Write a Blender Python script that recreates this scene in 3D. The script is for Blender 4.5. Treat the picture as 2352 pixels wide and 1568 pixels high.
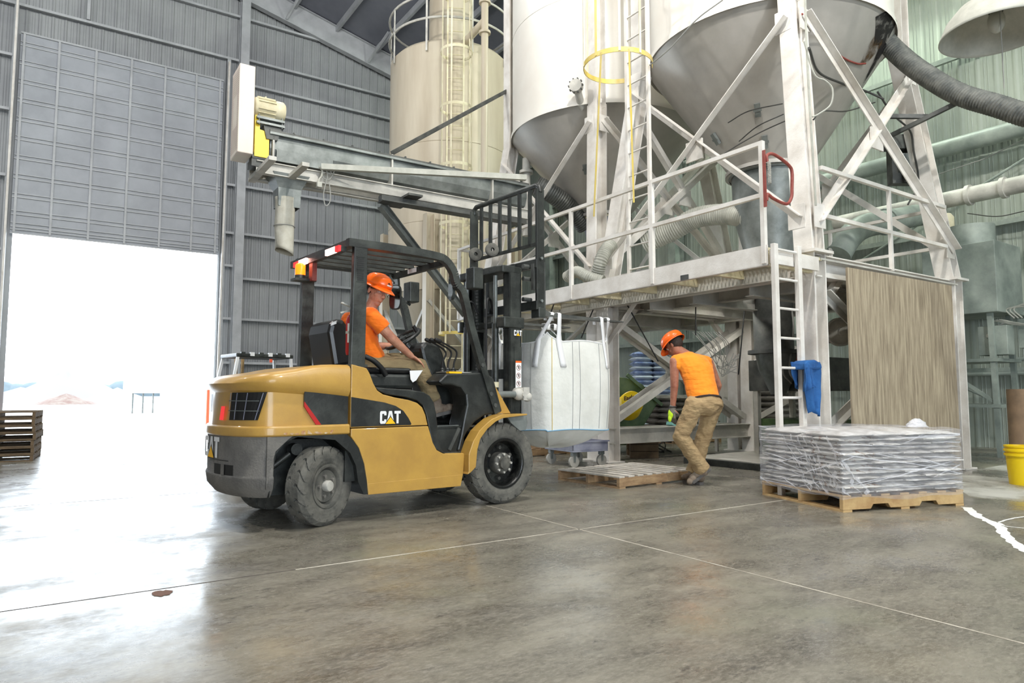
import bpy, math, random
from math import sin, cos, pi, radians, atan2, sqrt, atan
from mathutils import Vector, Matrix, noise
random.seed(7)
D = bpy.data; S = bpy.context.scene
for o in list(D.objects): D.objects.remove(o)
COL = S.collection
# ---------------------------------------------------------------- camera
TH = atan(120/1568.); AZ = atan2(.8297, .5582)
CAMP = Vector((0, 0, .96))
FL = Vector((cos(AZ), sin(AZ), 0)); RT = Vector((sin(AZ), -cos(AZ), 0))
FW = FL*cos(TH)+Vector((0, 0, sin(TH))); UP = -FL*sin(TH)+Vector((0, 0, cos(TH)))
cd = D.cameras.new('camera'); cam = D.objects.new('camera', cd); COL.objects.link(cam)
cd.sensor_width = 36; cd.lens = 24; cd.clip_end = 600
cam.matrix_world = Matrix(((RT.x, UP.x, -FW.x, 0), (RT.y, UP.y, -FW.y, 0), (RT.z, UP.z, -FW.z, .96), (0, 0, 0, 1)))
S.camera = cam
# ---------------------------------------------------------------- world, lights, exposure
W = D.worlds.new('sky'); S.world = W; W.use_nodes = True
wn = W.node_tree.nodes; bg = wn['Background']
bg.inputs[0].default_value = (.80, .90, 1, 1); bg.inputs[1].default_value = 6.2
S.view_settings.view_transform = 'Standard'; S.view_settings.look = 'None'
S.view_settings.exposure = 0.72; S.view_settings.gamma = 1
S.view_settings.use_curve_mapping = False
def light(name, kind, loc, power, color=(1, 1, 1), size=.5, target=None, sy=None):
    l = D.lights.new(name, kind); l.energy = power; l.color = color
    if kind == 'AREA':
        l.size = size
        if sy: l.shape = 'RECTANGLE'; l.size_y = sy
    elif kind == 'SUN': l.angle = size
    else: l.shadow_soft_size = size
    o = D.objects.new(name, l); COL.objects.link(o); o.location = loc
    if target is not None:
        o.rotation_euler = (Vector(target)-Vector(loc)).to_track_quat('-Z', 'Y').to_euler()
    return o
light('sun', 'SUN', (0, 0, 30), 2.0, (1, .96, .9), .02, (4, 9, 0))
# the hall's high bay lamps (metal halide) hanging under the roof, all outside the frame
for (x, y, z, p, c) in [(2.6, 2.6, 9.4, 1100, (1, .97, .91)), (-1.0, 8.5, 9.8, 650, (1, .99, .97)), (4.0, 12.5, 11.0, 200, (.98, .99, 1)), (-5, 15, 11, 330, (1, 1, 1)),
                        (13.2, 7.3, 10.7, 760, (.87, 1, .84)), (4.4, -3.5, 8.8, 1100, (1, .97, .92)), (12.2, 10.8, 10.4, 250, (1, .99, .96)), (9.0, -3.5, 8.6, 420, (.92, 1, .90))]:
    light('high_bay_light', 'POINT', (x, y, z), p, c, .2)
# daylight through the two open doors is sampled through portals (they give no light of their own)
for loc, tg, w, h in (((1.5, 22.6, 2.6), (1.5, 0, 2.6), 5.2, 5.2), ((-1.0, -12.1, 2.9), (-1.0, 0, 2.9), 9, 5.8)):
    o = light('door_portal', 'AREA', loc, 1, (1, 1, 1), w, tg, h); o.data.cycles.is_portal = True
# ---------------------------------------------------------------- measuring helpers
def ray(x, y): return FW+RT*((x-1176)/1568)+UP*((784-y)/1568)
def on(x, y, ax, v):
    """point of the hall seen at (x, y) that lies on the plane ax = v"""
    r = ray(x, y); i = 'xyz'.index(ax); t = (v-CAMP[i])/r[i]; return CAMP+r*t
def deep(x, y, d): return CAMP+ray(x, y)*d
# ---------------------------------------------------------------- node materials
def lin(c): return tuple(((v/12.92) if v <= .04045 else ((v+.055)/1.055)**2.4) for v in c)
def mat(name, col, rough=.6, metal=0., col2=None, scale=4, amt=.5, bump=0., bscale=40, stretch=(1, 1, 1), emit=None, estr=1, spec=.5, alpha=1, sheen=0, trans=0, coat=0, detail=6, lo=.35, hi=.65):
    m = D.materials.new(name); m.use_nodes = True; nt = m.node_tree; n = nt.nodes; L = nt.links
    b = n['Principled BSDF']; c = (*lin(col), 1)
    b.inputs['Base Color'].default_value = c; b.inputs['Roughness'].default_value = rough; b.inputs['Metallic'].default_value = metal
    b.inputs['Specular IOR Level'].default_value = spec; b.inputs['Alpha'].default_value = alpha
    b.inputs['Coat Weight'].default_value = coat; b.inputs['Transmission Weight'].default_value = trans
    if sheen: b.inputs['Sheen Weight'].default_value = sheen
    tc = n.new('ShaderNodeTexCoord'); mp = n.new('ShaderNodeMapping'); L.new(tc.outputs['Object'], mp.inputs[0]); mp.inputs['Scale'].default_value = stretch
    if col2 is not None:
        no = n.new('ShaderNodeTexNoise'); no.inputs['Scale'].default_value = scale; no.inputs['Detail'].default_value = detail; no.inputs['Roughness'].default_value = .62
        L.new(mp.outputs[0], no.inputs['Vector'])
        rp = n.new('ShaderNodeMapRange'); rp.inputs['From Min'].default_value = lo; rp.inputs['From Max'].default_value = hi; rp.inputs['To Max'].default_value = amt*2 if amt < .5 else 1
        L.new(no.outputs[0], rp.inputs[0])
        mx = n.new('ShaderNodeMix'); mx.data_type = 'RGBA'; mx.inputs[6].default_value = c; mx.inputs[7].default_value = (*lin(col2), 1)
        L.new(rp.outputs[0], mx.inputs[0]); L.new(mx.outputs[2], b.inputs['Base Color'])
        m['mix'] = mx.name
    if bump:
        nb = n.new('ShaderNodeTexNoise'); nb.inputs['Scale'].default_value = bscale; nb.inputs['Detail'].default_value = 4
        L.new(mp.outputs[0], nb.inputs['Vector'])
        bp = n.new('ShaderNodeBump'); bp.inputs['Strength'].default_value = bump; bp.inputs['Distance'].default_value = .02
        L.new(nb.outputs[0], bp.inputs['Height']); L.new(bp.outputs[0], b.inputs['Normal'])
    if emit: b.inputs['Emission Color'].default_value = (*lin(emit), 1); b.inputs['Emission Strength'].default_value = estr
    return m
M = {}
M['wall'] = mat('grey_ribbed_steel', (.64, .65, .655), .55, 0, (.57, .58, .59), .6, .5)
M['green_wall'] = mat('green_ribbed_steel', (.64, .67, .625), .5, 0, (.54, .575, .54), 1.1, .5, stretch=(1, 1, .35))
M['girt'] = mat('grey_girt_steel', (.73, .74, .75), .5, 0, (.65, .66, .67), 2, .5)
M['ggirt'] = mat('green_girt_steel', (.62, .655, .62), .5, 0, (.45, .49, .465), 2, .5)
M['roof'] = mat('roof_sheet', (.50, .51, .545), .6, 0, (.44, .45, .49), .8, .5)
M['white_steel'] = mat('dusty_white_steel', (.90, .885, .86), .45, 0, (.80, .775, .74), 3, .5, .1, 60)
M['grey_steel'] = mat('dusty_grey_steel', (.80, .79, .755), .55, 0, (.66, .65, .62), 3, .5, .15, 60)
M['silo'] = mat('silo_white_paint', (.93, .92, .885), .35, 0, (.885, .86, .82), .7, .5)
M['cone'] = mat('silo_cone_steel', (.72, .705, .68), .38, .25, (.62, .605, .58), .9, .5)
M['silo_tan'] = mat('silo_cream_paint', (.80, .76, .68), .45, 0, (.72, .67, .585), .8, .5, stretch=(2, 2, .3))
M['cream_steel'] = mat('cream_ladder_paint', (.90, .87, .76), .45, 0, (.80, .76, .62), 3, .5)
M['yellow_steel'] = mat('yellow_safety_paint', (.86, .76, .32), .45, 0, (.80, .72, .48), 6, .5)
M['galv'] = mat('galvanised_steel', (.55, .57, .56), .42, .3, (.38, .40, .39), 3, .5, .1, 30)
M['dark_steel'] = mat('dark_steel', (.26, .27, .265), .5, .3, (.38, .385, .37), 5, .5, .1, 40)
M['black_paint'] = mat('dusty_black_paint', (.135, .145, .137), .4, 0, (.29, .305, .285), 5, .5, .12, 60, lo=.42, hi=.75)
M['rubber'] = mat('dusty_tyre_rubber', (.27, .27, .255), .85, 0, (.43, .42, .39), 7, .5, .25, 50)
M['yellow'] = mat('forklift_yellow_paint', (.74, .58, .27), .36, 0, (.685, .53, .255), 5, .5, .05, 90, coat=.25)
M['cwgrey'] = mat('dusty_counterweight_grey', (.37, .36, .345), .7, 0, (.47, .455, .43), 5, .5, .3, 70)
M['plastic'] = mat('black_plastic', (.115, .125, .12), .4, 0, (.29, .30, .285), 5, .3, .1, 60, lo=.45, hi=.75)
M['vinyl'] = mat('black_vinyl', (.09, .09, .095), .3)
M['red'] = mat('red_paint', (.70, .13, .12), .4)
M['brickred'] = mat('dull_red_paint', (.50, .19, .16), .5, 0, (.6, .33, .29), 12, .4)
M['white'] = mat('clean_white', (.9, .9, .9), .5)
M['bag'] = mat('woven_white_bag', (.90, .90, .875), .6, 0, (.83, .83, .80), 3, .5, .35, 12, sheen=.2)
M['strap'] = mat('white_webbing', (.92, .92, .92), .6, bump=.2, bscale=200)
M['blue_cord'] = mat('blue_seam_cord', (.45, .63, .75), .6)
M['seam'] = mat('grey_seam_thread', (.55, .56, .56), .8)
M['yseam'] = mat('yellow_seam_thread', (.85, .74, .35), .8)
M['wood'] = mat('pallet_wood', (.66, .55, .41), .8, 0, (.50, .39, .28), 5, .5, .3, 40, stretch=(1, 1, 4))
M['pine'] = mat('fresh_pine', (.80, .68, .48), .75, 0, (.68, .54, .36), 6, .5, .2, 40)
M['wood_white'] = mat('dusty_deck_board', (.80, .775, .74), .8, 0, (.66, .63, .58), 7, .5, .2, 40)
M['ply'] = mat('weathered_plywood', (.70, .645, .55), .8, 0, (.48, .425, .35), 3.2, .5, .25, 30, stretch=(9, 5, .7), detail=10, lo=.38, hi=.68)
M['wrap'] = mat('clear_stretch_wrap', (.93, .93, .95), .18, 0, (.75, .75, .77), 6, .5, .5, 14, stretch=(1, 1, 4), alpha=.20)
M['sack'] = mat('grey_paper_sack', (.88, .87, .86), .55, 0, (.70, .68, .66), 6, .5, .9, 16)
M['sack_brown'] = mat('brown_sack_end', (.62, .50, .36), .7, 0, (.45, .34, .24), 9, .5)
M['skin'] = mat('skin', (.78, .57, .46), .6, 0, (.68, .45, .36), 14, .5, .12, 80, spec=.4)
M['tan_skin'] = mat('tanned_skin', (.70, .48, .38), .6, 0, (.58, .36, .28), 14, .5, .12, 80, spec=.4)
M['orange_shirt'] = mat('orange_cotton', (1.0, .60, .13), .85, 0, (1.0, .53, .08), 3, .5, .8, 9, stretch=(1, 1, 2.5), sheen=.15)
M['orange_shirt2'] = mat('bright_orange_cotton', (1.0, .50, .07), .85, 0, (.98, .42, .04), 3, .5, .8, 9, stretch=(1, 1, 2.5), sheen=.15)
M['hat'] = mat('orange_hard_hat_plastic', (1.0, .42, .08), .28, coat=.3)
M['khaki'] = mat('khaki_canvas', (.70, .60, .44), .9, 0, (.60, .50, .36), 5, .5, 1.0, 11, stretch=(1, 1, 2.2))
M['khaki2'] = mat('olive_khaki_canvas', (.60, .53, .39), .9, 0, (.51, .44, .32), 5, .5, .9, 11, stretch=(1, 1, 2.2))
M['boot'] = mat('tan_boot_leather', (.60, .54, .47), .8, 0, (.46, .39, .33), 12, .5, .3, 40)
M['sole'] = mat('boot_sole_rubber', (.40, .385, .37), .8)
M['hair'] = mat('dark_hair', (.20, .15, .12), .7, bump=.4, bscale=120)
M['blue_cloth'] = mat('blue_cotton', (.16, .38, .62), .9, 0, (.12, .30, .52), 6, .5, .4, 16)
M['lens'] = mat('mirror_glass', (.85, .87, .88), .05, 1)
M['yellow_pail'] = mat('yellow_pail_plastic', (.93, .80, .10), .35)
M['cardboard'] = mat('brown_fibre_drum', (.60, .50, .40), .8, 0, (.50, .42, .34), 5, .5)
M['sparkle'] = mat('lit_red_lamp', (1, .5, .45), .3, emit=(1, .72, .66), estr=9)
M['amber'] = mat('lit_amber_lens', (1, .55, .1), .3, emit=(1, .38, .04), estr=1.5)
M['redlens'] = mat('red_lamp_lens', (.80, .20, .22), .3, emit=(.9, .2, .2), estr=.5)
M['bluegrey'] = mat('blue_grey_plastic', (.44, .45, .53), .5, 0, (.56, .57, .62), 5, .5)
M['green_metal'] = mat('dark_green_paint', (.25, .36, .20), .5, 0, (.36, .45, .28), 6, .5)
M['cable'] = mat('grey_cable', (.60, .60, .58), .6)
M['dcable'] = mat('dark_cable', (.25, .25, .24), .6)
M['pinkplate'] = mat('perforated_cream_guard', (.90, .87, .80), .5, 0, (.86, .80, .76), 3, .5)
M['fill_glow'] = mat('glowing_fill_cover', (1, .98, .94), .4, emit=(1, .97, .92), estr=3)  # glowing cover of the fill strips added under the deck
M['ink'] = mat('black_print', (.06, .06, .06), .6)
M['wheelgrey'] = mat('grey_caster', (.62, .61, .58), .6)
M['hose'] = mat('grey_ribbed_hose', (.31, .32, .31), .6, 0, (.48, .48, .455), 8, .5)
M['hosew'] = mat('pale_ribbed_hose', (.72, .72, .68), .6, 0, (.62, .62, .58), 8, .4)
M['stain'] = mat('rust_and_soot', (.13, .10, .07), .7, 0, (.45, .36, .22), 6, .5)
# ---------------------------------------------------------------- mesh builder
class MB:
    def __init__(s, X=None): s.v = []; s.f = []; s.sm = []; s.X = X; s.mi = []; s.cm = 0
    def add(s, vs, fs, smooth=False):
        k = len(s.v); s.v += [Vector(p) if s.X is None else s.X @ Vector(p) for p in vs]
        s.f += [tuple(i+k for i in f) for f in fs]; s.sm += [smooth]*len(fs); s.mi += [s.cm]*len(fs); return s
    def box(s, c, d, R=None):
        c = Vector(c); vs = []
        for x in (-.5, .5):
            for y in (-.5, .5):
                for z in (-.5, .5):
                    p = Vector((x*d[0], y*d[1], z*d[2])); vs.append(c+(R @ p if R else p))
        return s.add(vs, [(0, 1, 3, 2), (4, 6, 7, 5), (0, 4, 5, 1), (2, 3, 7, 6), (0, 2, 6, 4), (1, 5, 7, 3)])
    def span(s, a, b): a = Vector(a); b = Vector(b); return s.box((a+b)/2, [abs(v) for v in (b-a)])
    def beam(s, p, q, w, h, up=(0, 0, 1)):
        """rectangular bar p-q, w across, h along up"""
        p = Vector(p); q = Vector(q); d = q-p; L = d.length; d.normalize(); u = Vector(up)
        x = d.cross(u)
        if x.length < 1e-4: x = d.cross(Vector((1, 0, 0)))
        x.normalize(); u = x.cross(d); vs = []
        for t in (p, q):
            for a, b in ((-1, -1), (1, -1), (1, 1), (-1, 1)): vs.append(t+x*a*w/2+u*b*h/2)
        return s.add(vs, [(0, 1, 2, 3), (7, 6, 5, 4), (0, 4, 5, 1), (1, 5, 6, 2), (2, 6, 7, 3), (3, 7, 4, 0)])
    def ibeam(s, p, q, w, h, up=(0, 0, 1), t=.012):
        p = Vector(p); q = Vector(q); d = (q-p).normalized(); u = Vector(up); x = d.cross(u)
        if x.length < 1e-4: x = d.cross(Vector((1, 0, 0)))
        x.normalize(); u = x.cross(d)
        s.beam(p+u*(h/2-t/2), q+u*(h/2-t/2), w, t, u); s.beam(p-u*(h/2-t/2), q-u*(h/2-t/2), w, t, u); return s.beam(p, q, t, h-2*t, u)
    def angle(s, p, q, w, up=(0, 0, 1), t=.01):
        p = Vector(p); q = Vector(q); d = (q-p).normalized(); u = Vector(up); x = d.cross(u).normalized(); u = x.cross(d)
        s.beam(p, q, w, t, u); return s.beam(p+x*(w/2-t/2)+u*w/2, q+x*(w/2-t/2)+u*w/2, t, w, u)
    def tube(s, pts, r, n=10, cap=True, smooth=True, closed=False):
        pts = [Vector(p) for p in pts]; m = len(pts); rr = r if isinstance(r, (list, tuple)) else [r]*m
        vs = []; u = None
        for i, p in enumerate(pts):
            a = pts[i-1] if (i > 0 or closed) else p; b = pts[(i+1) % m] if (i < m-1 or closed) else p
            d = (b-a).normalized()
            if u is None: u = d.orthogonal().normalized()
            u = (u-d*u.dot(d))
            if u.length < 1e-5: u = d.orthogonal()
            u.normalize(); w = d.cross(u)
            for k in range(n): t = 2*pi*k/n; vs.append(p+(u*cos(t)+w*sin(t))*rr[i])
        fs = []
        for i in range(m if closed else m-1):
            j = (i+1) % m
            for k in range(n): l = (k+1) % n; fs.append((i*n+k, i*n+l, j*n+l, j*n+k))
        if cap and not closed: fs += [tuple(range(n-1, -1, -1)), tuple(range((m-1)*n, m*n))]
        return s.add(vs, fs, smooth)
    def cyl(s, p, q, r, n=16, r2=None, smooth=True): return s.tube([p, q], [r, r if r2 is None else r2], n, True, smooth)
    def lathe(s, prof, o=(0, 0, 0), ax=(0, 0, 1), n=32, smooth=True, a0=0, a1=2*pi, cap=False):
        """prof: list of (r, h) turned about the axis ax through o"""
        o = Vector(o); ax = Vector(ax).normalized(); u = ax.orthogonal().normalized() if abs(ax.z) < .99 else Vector((1, 0, 0)); w = ax.cross(u)
        full = abs(a1-a0-2*pi) < 1e-6; cnt = n if full else n+1; vs = []; m = len(prof)
        for k in range(cnt):
            t = a0+(a1-a0)*k/n
            for r, h in prof: vs.append(o+ax*h+(u*cos(t)+w*sin(t))*r)
        fs = []
        for k in range(n):
            l = (k+1) % cnt
            for i in range(m-1): fs.append((k*m+i, l*m+i, l*m+i+1, k*m+i+1))
        if cap:
            fs.append(tuple(k*m for k in range(cnt))[::-1]); fs.append(tuple(k*m+m-1 for k in range(cnt)))
        return s.add(vs, fs, smooth)
    def prism(s, poly, f, a, b, smooth=False):
        """poly 2D points, f(u, v, w) -> 3D; extruded w from a to b"""
        n = len(poly); vs = [f(u, v, a) for u, v in poly]+[f(u, v, b) for u, v in poly]
        fs = [tuple(range(n-1, -1, -1)), tuple(range(n, 2*n))]+[(i, (i+1) % n, n+(i+1) % n, n+i) for i in range(n)]
        return s.add(vs, fs, smooth)
    def ball(s, c, r, n=16, m=10, R=None):
        c = Vector(c); r = (r, r, r) if not isinstance(r, (list, tuple)) else r; vs = []; fs = []
        for i in range(m+1):
            p = pi*i/m
            for k in range(n):
                t = 2*pi*k/n; v = Vector((r[0]*sin(p)*cos(t), r[1]*sin(p)*sin(t), r[2]*cos(p))); vs.append(c+(R @ v if R else v))
        for i in range(m):
            for k in range(n): l = (k+1) % n; fs.append((i*n+k, (i+1)*n+k, (i+1)*n+l, i*n+l))
        return s.add(vs, fs, True)
    def cap(s, p, q, r1, r2=None, n=14):
        """capsule"""
        p = Vector(p); q = Vector(q); r2 = r1 if r2 is None else r2; d = (q-p).normalized(); pts = []; rr = []
        for t in (90, 60, 30): pts.append(p-d*r1*sin(radians(t))); rr.append(max(r1*cos(radians(t)), .0005))
        pts.append(p); rr.append(r1); pts.append(q); rr.append(r2)
        for t in (30, 60, 90): pts.append(q+d*r2*sin(radians(t))); rr.append(max(r2*cos(radians(t)), .0005))
        return s.tube(pts, rr, n)
    def build(s, name, m, parent=None, bevel=0, sub=0, solid=0, **kw):
        me = D.meshes.new(name); me.from_pydata([tuple(v) for v in s.v], [], s.f)
        me.polygons.foreach_set('use_smooth', s.sm)
        for x in (m if isinstance(m, (list, tuple)) else [m]): me.materials.append(M[x] if isinstance(x, str) else x)
        if isinstance(m, (list, tuple)): me.polygons.foreach_set('material_index', s.mi)
        me.update()
        if any(s.sm): me.set_sharp_from_angle(angle=radians(48))
        o = D.objects.new(name, me); COL.objects.link(o)
        if parent: o.parent = parent
        if solid: k = o.modifiers.new('solid', 'SOLIDIFY'); k.thickness = solid; k.offset = 0
        if bevel:
            k = o.modifiers.new('bevel', 'BEVEL'); k.width = bevel; k.segments = 2; k.limit_method = 'ANGLE'; k.angle_limit = radians(40)
        if sub: k = o.modifiers.new('sub', 'SUBSURF'); k.levels = sub; k.render_levels = sub
        return tag(o, **kw)
def tag(o, label=None, cat=None, group=None, kind=None):
    if label: o['label'] = label
    if cat: o['category'] = cat
    if group: o['group'] = group
    if kind: o['kind'] = kind
    return o
def empty(name, loc=(0, 0, 0), rz=0, **kw):
    o = D.objects.new(name, None); COL.objects.link(o); o.location = loc; o.rotation_euler = (0, 0, rz); o.empty_display_size = .2
    return tag(o, **kw)
def xf(loc=(0, 0, 0), rz=0, rx=0, ry=0): return Matrix.Translation(loc) @ Matrix.Rotation(rz, 4, 'Z') @ Matrix.Rotation(ry, 4, 'Y') @ Matrix.Rotation(rx, 4, 'X')
def lerp(a, b, t): return Vector(a)*(1-t)+Vector(b)*t
def curve(pts, n=8):
    """Catmull-Rom through pts"""
    P = [Vector(p) for p in pts]; P = [P[0]*2-P[1]]+P+[P[-1]*2-P[-2]]; out = []
    for i in range(1, len(P)-2):
        for k in range(n):
            t = k/n; a, b, c, d = P[i-1:i+3]
            out.append(.5*((2*b)+(c-a)*t+(2*a-5*b+4*c-d)*t*t+(3*b-a-3*c+d)*t**3))
    return out+[P[-2]]
def copy_tree(o, parent=None):
    c = o.copy(); COL.objects.link(c); c.parent = parent
    for ch in list(o.children): copy_tree(ch, c)
    return c

def patchy(name, col, rough, scale, lo, hi, mx=1., seed=0):
    """material whose cover breaks up into patches (spills, soot)"""
    m = mat(name, col, rough); n = m.node_tree.nodes; L = m.node_tree.links; b = n['Principled BSDF']; tc = n['Texture Coordinate']
    k = n.new('ShaderNodeTexNoise'); k.inputs['Scale'].default_value = scale; k.inputs['Detail'].default_value = 8; k.inputs['Roughness'].default_value = .65; mp_ = n.new('ShaderNodeMapping'); mp_.inputs['Location'].default_value = (seed, seed, 0); L.new(tc.outputs['Object'], mp_.inputs[0]); L.new(mp_.outputs[0], k.inputs['Vector'])
    r = n.new('ShaderNodeMapRange'); r.inputs[1].default_value = lo; r.inputs[2].default_value = hi; r.inputs[4].default_value = mx; L.new(k.outputs[0], r.inputs[0]); L.new(r.outputs[0], b.inputs['Alpha']); return m
# ================================================================ the hall
YB = 22.5; XR = 14.0
def roof_z(x): return 14.35-.235*(x-4.5)
# floor: polished dusty concrete
fm = D.materials.new('polished_concrete'); fm.use_nodes = True; nt = fm.node_tree; n = nt.nodes; L = nt.links; b = n['Principled BSDF']
tc = n.new('ShaderNodeTexCoord'); mp = n.new('ShaderNodeMapping'); L.new(tc.outputs['Object'], mp.inputs[0]); mp.inputs['Rotation'].default_value = (0, 0, radians(-28)); mp.inputs['Scale'].default_value = (1, 2.2, 1)
def nz(scale, det, vec=None, rg=.6):
    k = n.new('ShaderNodeTexNoise'); k.inputs['Scale'].default_value = scale; k.inputs['Detail'].default_value = det; k.inputs['Roughness'].default_value = rg
    L.new(vec or mp.outputs[0], k.inputs['Vector']); return k.outputs[0]
def mr(src, a, b_, c=0, d=1):
    k = n.new('ShaderNodeMapRange'); k.inputs[1].default_value = a; k.inputs[2].default_value = b_; k.inputs[3].default_value = c; k.inputs[4].default_value = d; L.new(src, k.inputs[0]); return k.outputs[0]
def mixc(fac, a, c):
    k = n.new('ShaderNodeMix'); k.data_type = 'RGBA'; L.new(fac, k.inputs[0])
    for i, v in ((6, a), (7, c)):
        if isinstance(v, tuple): k.inputs[i].default_value = (*lin(v), 1)
        else: L.new(v, k.inputs[i])
    return k.outputs[2]
c1 = mixc(mr(nz(.45, 8), .38, .62), (.455, .44, .395), (.53, .51, .46))
c2 = mixc(mr(nz(1.3, 12, rg=.74), .42, .64), c1, (.31, .295, .265))
c3 = mixc(mr(nz(6, 8, rg=.75), .56, .72), c2, (.22, .215, .215))
c3b = mixc(mr(nz(26, 9, mp.outputs[0], .85), .46, .62, 0, .6), c3, (.62, .595, .55))
c4 = mixc(mr(nz(.8, 5, tc.outputs['Object']), .55, .75, 0, .45), c3b, (.52, .53, .44))
L.new(c4, b.inputs['Base Color'])
r0 = mr(nz(1.1, 12, tc.outputs['Object'], .76), .41, .62, .16, .52); L.new(r0, b.inputs['Roughness'])
b.inputs['Specular IOR Level'].default_value = .55; b.inputs['Coat Weight'].default_value = .08; b.inputs['Coat Roughness'].default_value = .2
bp = n.new('ShaderNodeBump'); bp.inputs['Strength'].default_value = .05; bp.inputs['Distance'].default_value = .01; L.new(nz(14, 6, tc.outputs['Object']), bp.inputs['Height']); L.new(bp.outputs[0], b.inputs['Normal'])
M['floor'] = fm
m = MB(); m.span((-14, -12, -.2), (XR+.2, YB, 0)); fl = m.build('floor', 'floor', kind='structure')
M['joint'] = mat('dusty_joint_filler', (.80, .775, .72), .8, 0, (.58, .55, .50), 3, .5)
M['djoint'] = mat('dark_saw_cut', (.30, .27, .25), .8)
M['powder'] = mat('spilled_white_powder', (.92, .92, .90), .9, bump=.5, bscale=60)
m = MB(); m.span((3.144, -2, .0002), (3.157, 11.2, .0012)); m.span((1.15, 3.826, .0002), (6.2, 3.838, .0012)); m.span((3.15, 7.29, .0002), (6, 7.30, .0012)); m.build('joint_line', 'joint', fl)
m = MB(); m.span((-6, 3.828, .0002), (1.15, 3.835, .0012)); m.span((-8, 7.29, .0002), (3.15, 7.297, .0012)); m.span((-8, 10.75, .0002), (3.15, 10.757, .0012)); m.build('saw_cut', 'djoint', fl)
def splat(m, pts, w, z=.0015, seed=1, br=.35):
    """flat powder trail of uneven width"""
    P = curve(pts, 10); rnd = random.Random(seed); L_, R_ = [], []
    for i, p in enumerate(P):
        d = (P[min(i+1, len(P)-1)]-P[max(i-1, 0)]).normalized(); x = Vector((-d.y, d.x, 0)); ww = (w if not isinstance(w, (list, tuple)) else w[0]+(w[1]-w[0])*i/len(P))
        L_.append(Vector((p.x, p.y, z))+x*ww*(.5+br*(noise.noise(p*9)+rnd.uniform(-.3, .3)))); R_.append(Vector((p.x, p.y, z))-x*ww*(.5+br*(noise.noise(p*9+Vector((5, 5, 0)))+rnd.uniform(-.3, .3))))
    k = len(P); m.add(L_+R_, [(i, i+1, k+i+1, k+i) for i in range(k-1)])
def gp(x, y): p = on(x, y, 'z', 0); return Vector((p.x, p.y, 0))
m = MB()
splat(m, [gp(2222, 1165), gp(2245, 1185), gp(2290, 1205), gp(2315, 1235), gp(2352, 1262), gp(2420, 1300)], .07, seed=2)
splat(m, [gp(2290, 1200), gp(2330, 1190), gp(2400, 1180)], .015, seed=3); splat(m, [gp(2300, 1207), gp(2352, 1213), gp(2420, 1218)], .02, seed=4)
m.build('powder_trail', 'powder', None, label='white powder trail swept over the floor right of the wrapped sack pallet', cat='powder', kind='stuff')
rnd = random.Random(5); m = MB(); m.add([(6.9, 1.6, .0012), (12, 1.6, .0012), (13.2, 4.2, .0012), (8.6, 3.9, .0012), (7.2, 3.0, .0012)], [(0, 1, 2, 3, 4)])
m.build('powder_drift', patchy('thin_powder_film', (.88, .88, .85), .9, 1.1, .44, .64, .62), None, label='thin patchy film of pale powder on the floor round the yellow pail', cat='powder', kind='stuff')
m = MB(); c = gp(372, 1362); m.add([c+Vector((.045*cos(t)*(1+.5*noise.noise(Vector((cos(t)*2, sin(t)*2, 3)))), .05*sin(t)*(1+.6*noise.noise(Vector((cos(t)*2, sin(t)*2, 8)))), .0018)) for t in [i*.2 for i in range(31)]], [tuple(range(31))])
m.build('floor_stain', mat('brown_stain', (.40, .28, .22), .8), None, label='small brown stain on the bright floor at the lower left', cat='stain', kind='stuff')
# ribbed walls
def ribbed(m, p0, p1, z0f, z1f, out, pitch=.3, depth=.035, sub=3):
    p0 = Vector(p0); p1 = Vector(p1); d = p1-p0; Lg = d.length; d.normalize(); out = Vector(out); k = int(Lg/pitch); prof = []
    for i in range(k):
        s0 = i*pitch; prof += [(s0, 0), (s0+.035, depth), (s0+.065, depth), (s0+.1, 0), (s0+.165, 0), (s0+.175, .009), (s0+.185, 0), (s0+.225, 0), (s0+.235, .009), (s0+.245, 0)]
    prof.append((Lg, 0)); vs = []
    for s_, h in prof:
        q = p0+d*s_+out*h; vs += [(q.x, q.y, z0f(q)), (q.x, q.y, z1f(q))]
    m.add(vs, [(2*i, 2*i+2, 2*i+3, 2*i+1) for i in range(len(prof)-1)])
rz = lambda q: roof_z(q.x); z0 = lambda q: 0
m = MB(); out = (0, -1, 0)
ribbed(m, (-13, YB, 0), (-1.05, YB, 0), z0, rz, out); ribbed(m, (-1.05, YB, 0), (4.1, YB, 0), lambda q: 5.3, rz, out); ribbed(m, (4.1, YB, 0), (XR, YB, 0), z0, rz, out)
wb = m.build('wall_back', 'wall', kind='structure')
for z in (1.94, 3.3, 4.58, 5.99, 7.51, 8.8, 10.05, 10.84, 11.65, 13.0):
    x0 = 4.8; x1 = XR-.1 if z < 11.4 else 4.5+(14.35-.75-z)/.235
    m = MB(); m.beam((x0, YB-.16, z), (x1, YB-.16, z), .2, .02); m.beam((x0, YB-.26, z-.03), (x1, YB-.26, z-.03), .015, .07); m.build('girt', 'girt', wb)
for z in (1.94, 3.3, 4.95, 5.98, 7.5): m = MB(); m.beam((4.2, YB-.16, z), (4.5, YB-.16, z), .2, .02); m.beam((4.2, YB-.26, z-.03), (4.5, YB-.26, z-.03), .015, .07); m.build('girt', 'girt', wb)
for z in (11.55, 13.0): m = MB(); m.beam((-13, YB-.16, z), (4.5, YB-.16, z), .2, .02); m.beam((-13, YB-.26, z-.03), (4.5, YB-.26, z-.03), .015, .07); m.build('girt', 'girt', wb)
for z in (1.9, 3.3, 4.8, 6.8, 8.6, 10.1): m = MB(); m.beam((-13, YB-.16, z), (-1.25, YB-.16, z), .2, .02); m.beam((-13, YB-.26, z-.03), (-1.25, YB-.26, z-.03), .015, .07); m.build('girt', 'girt', wb)
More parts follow.
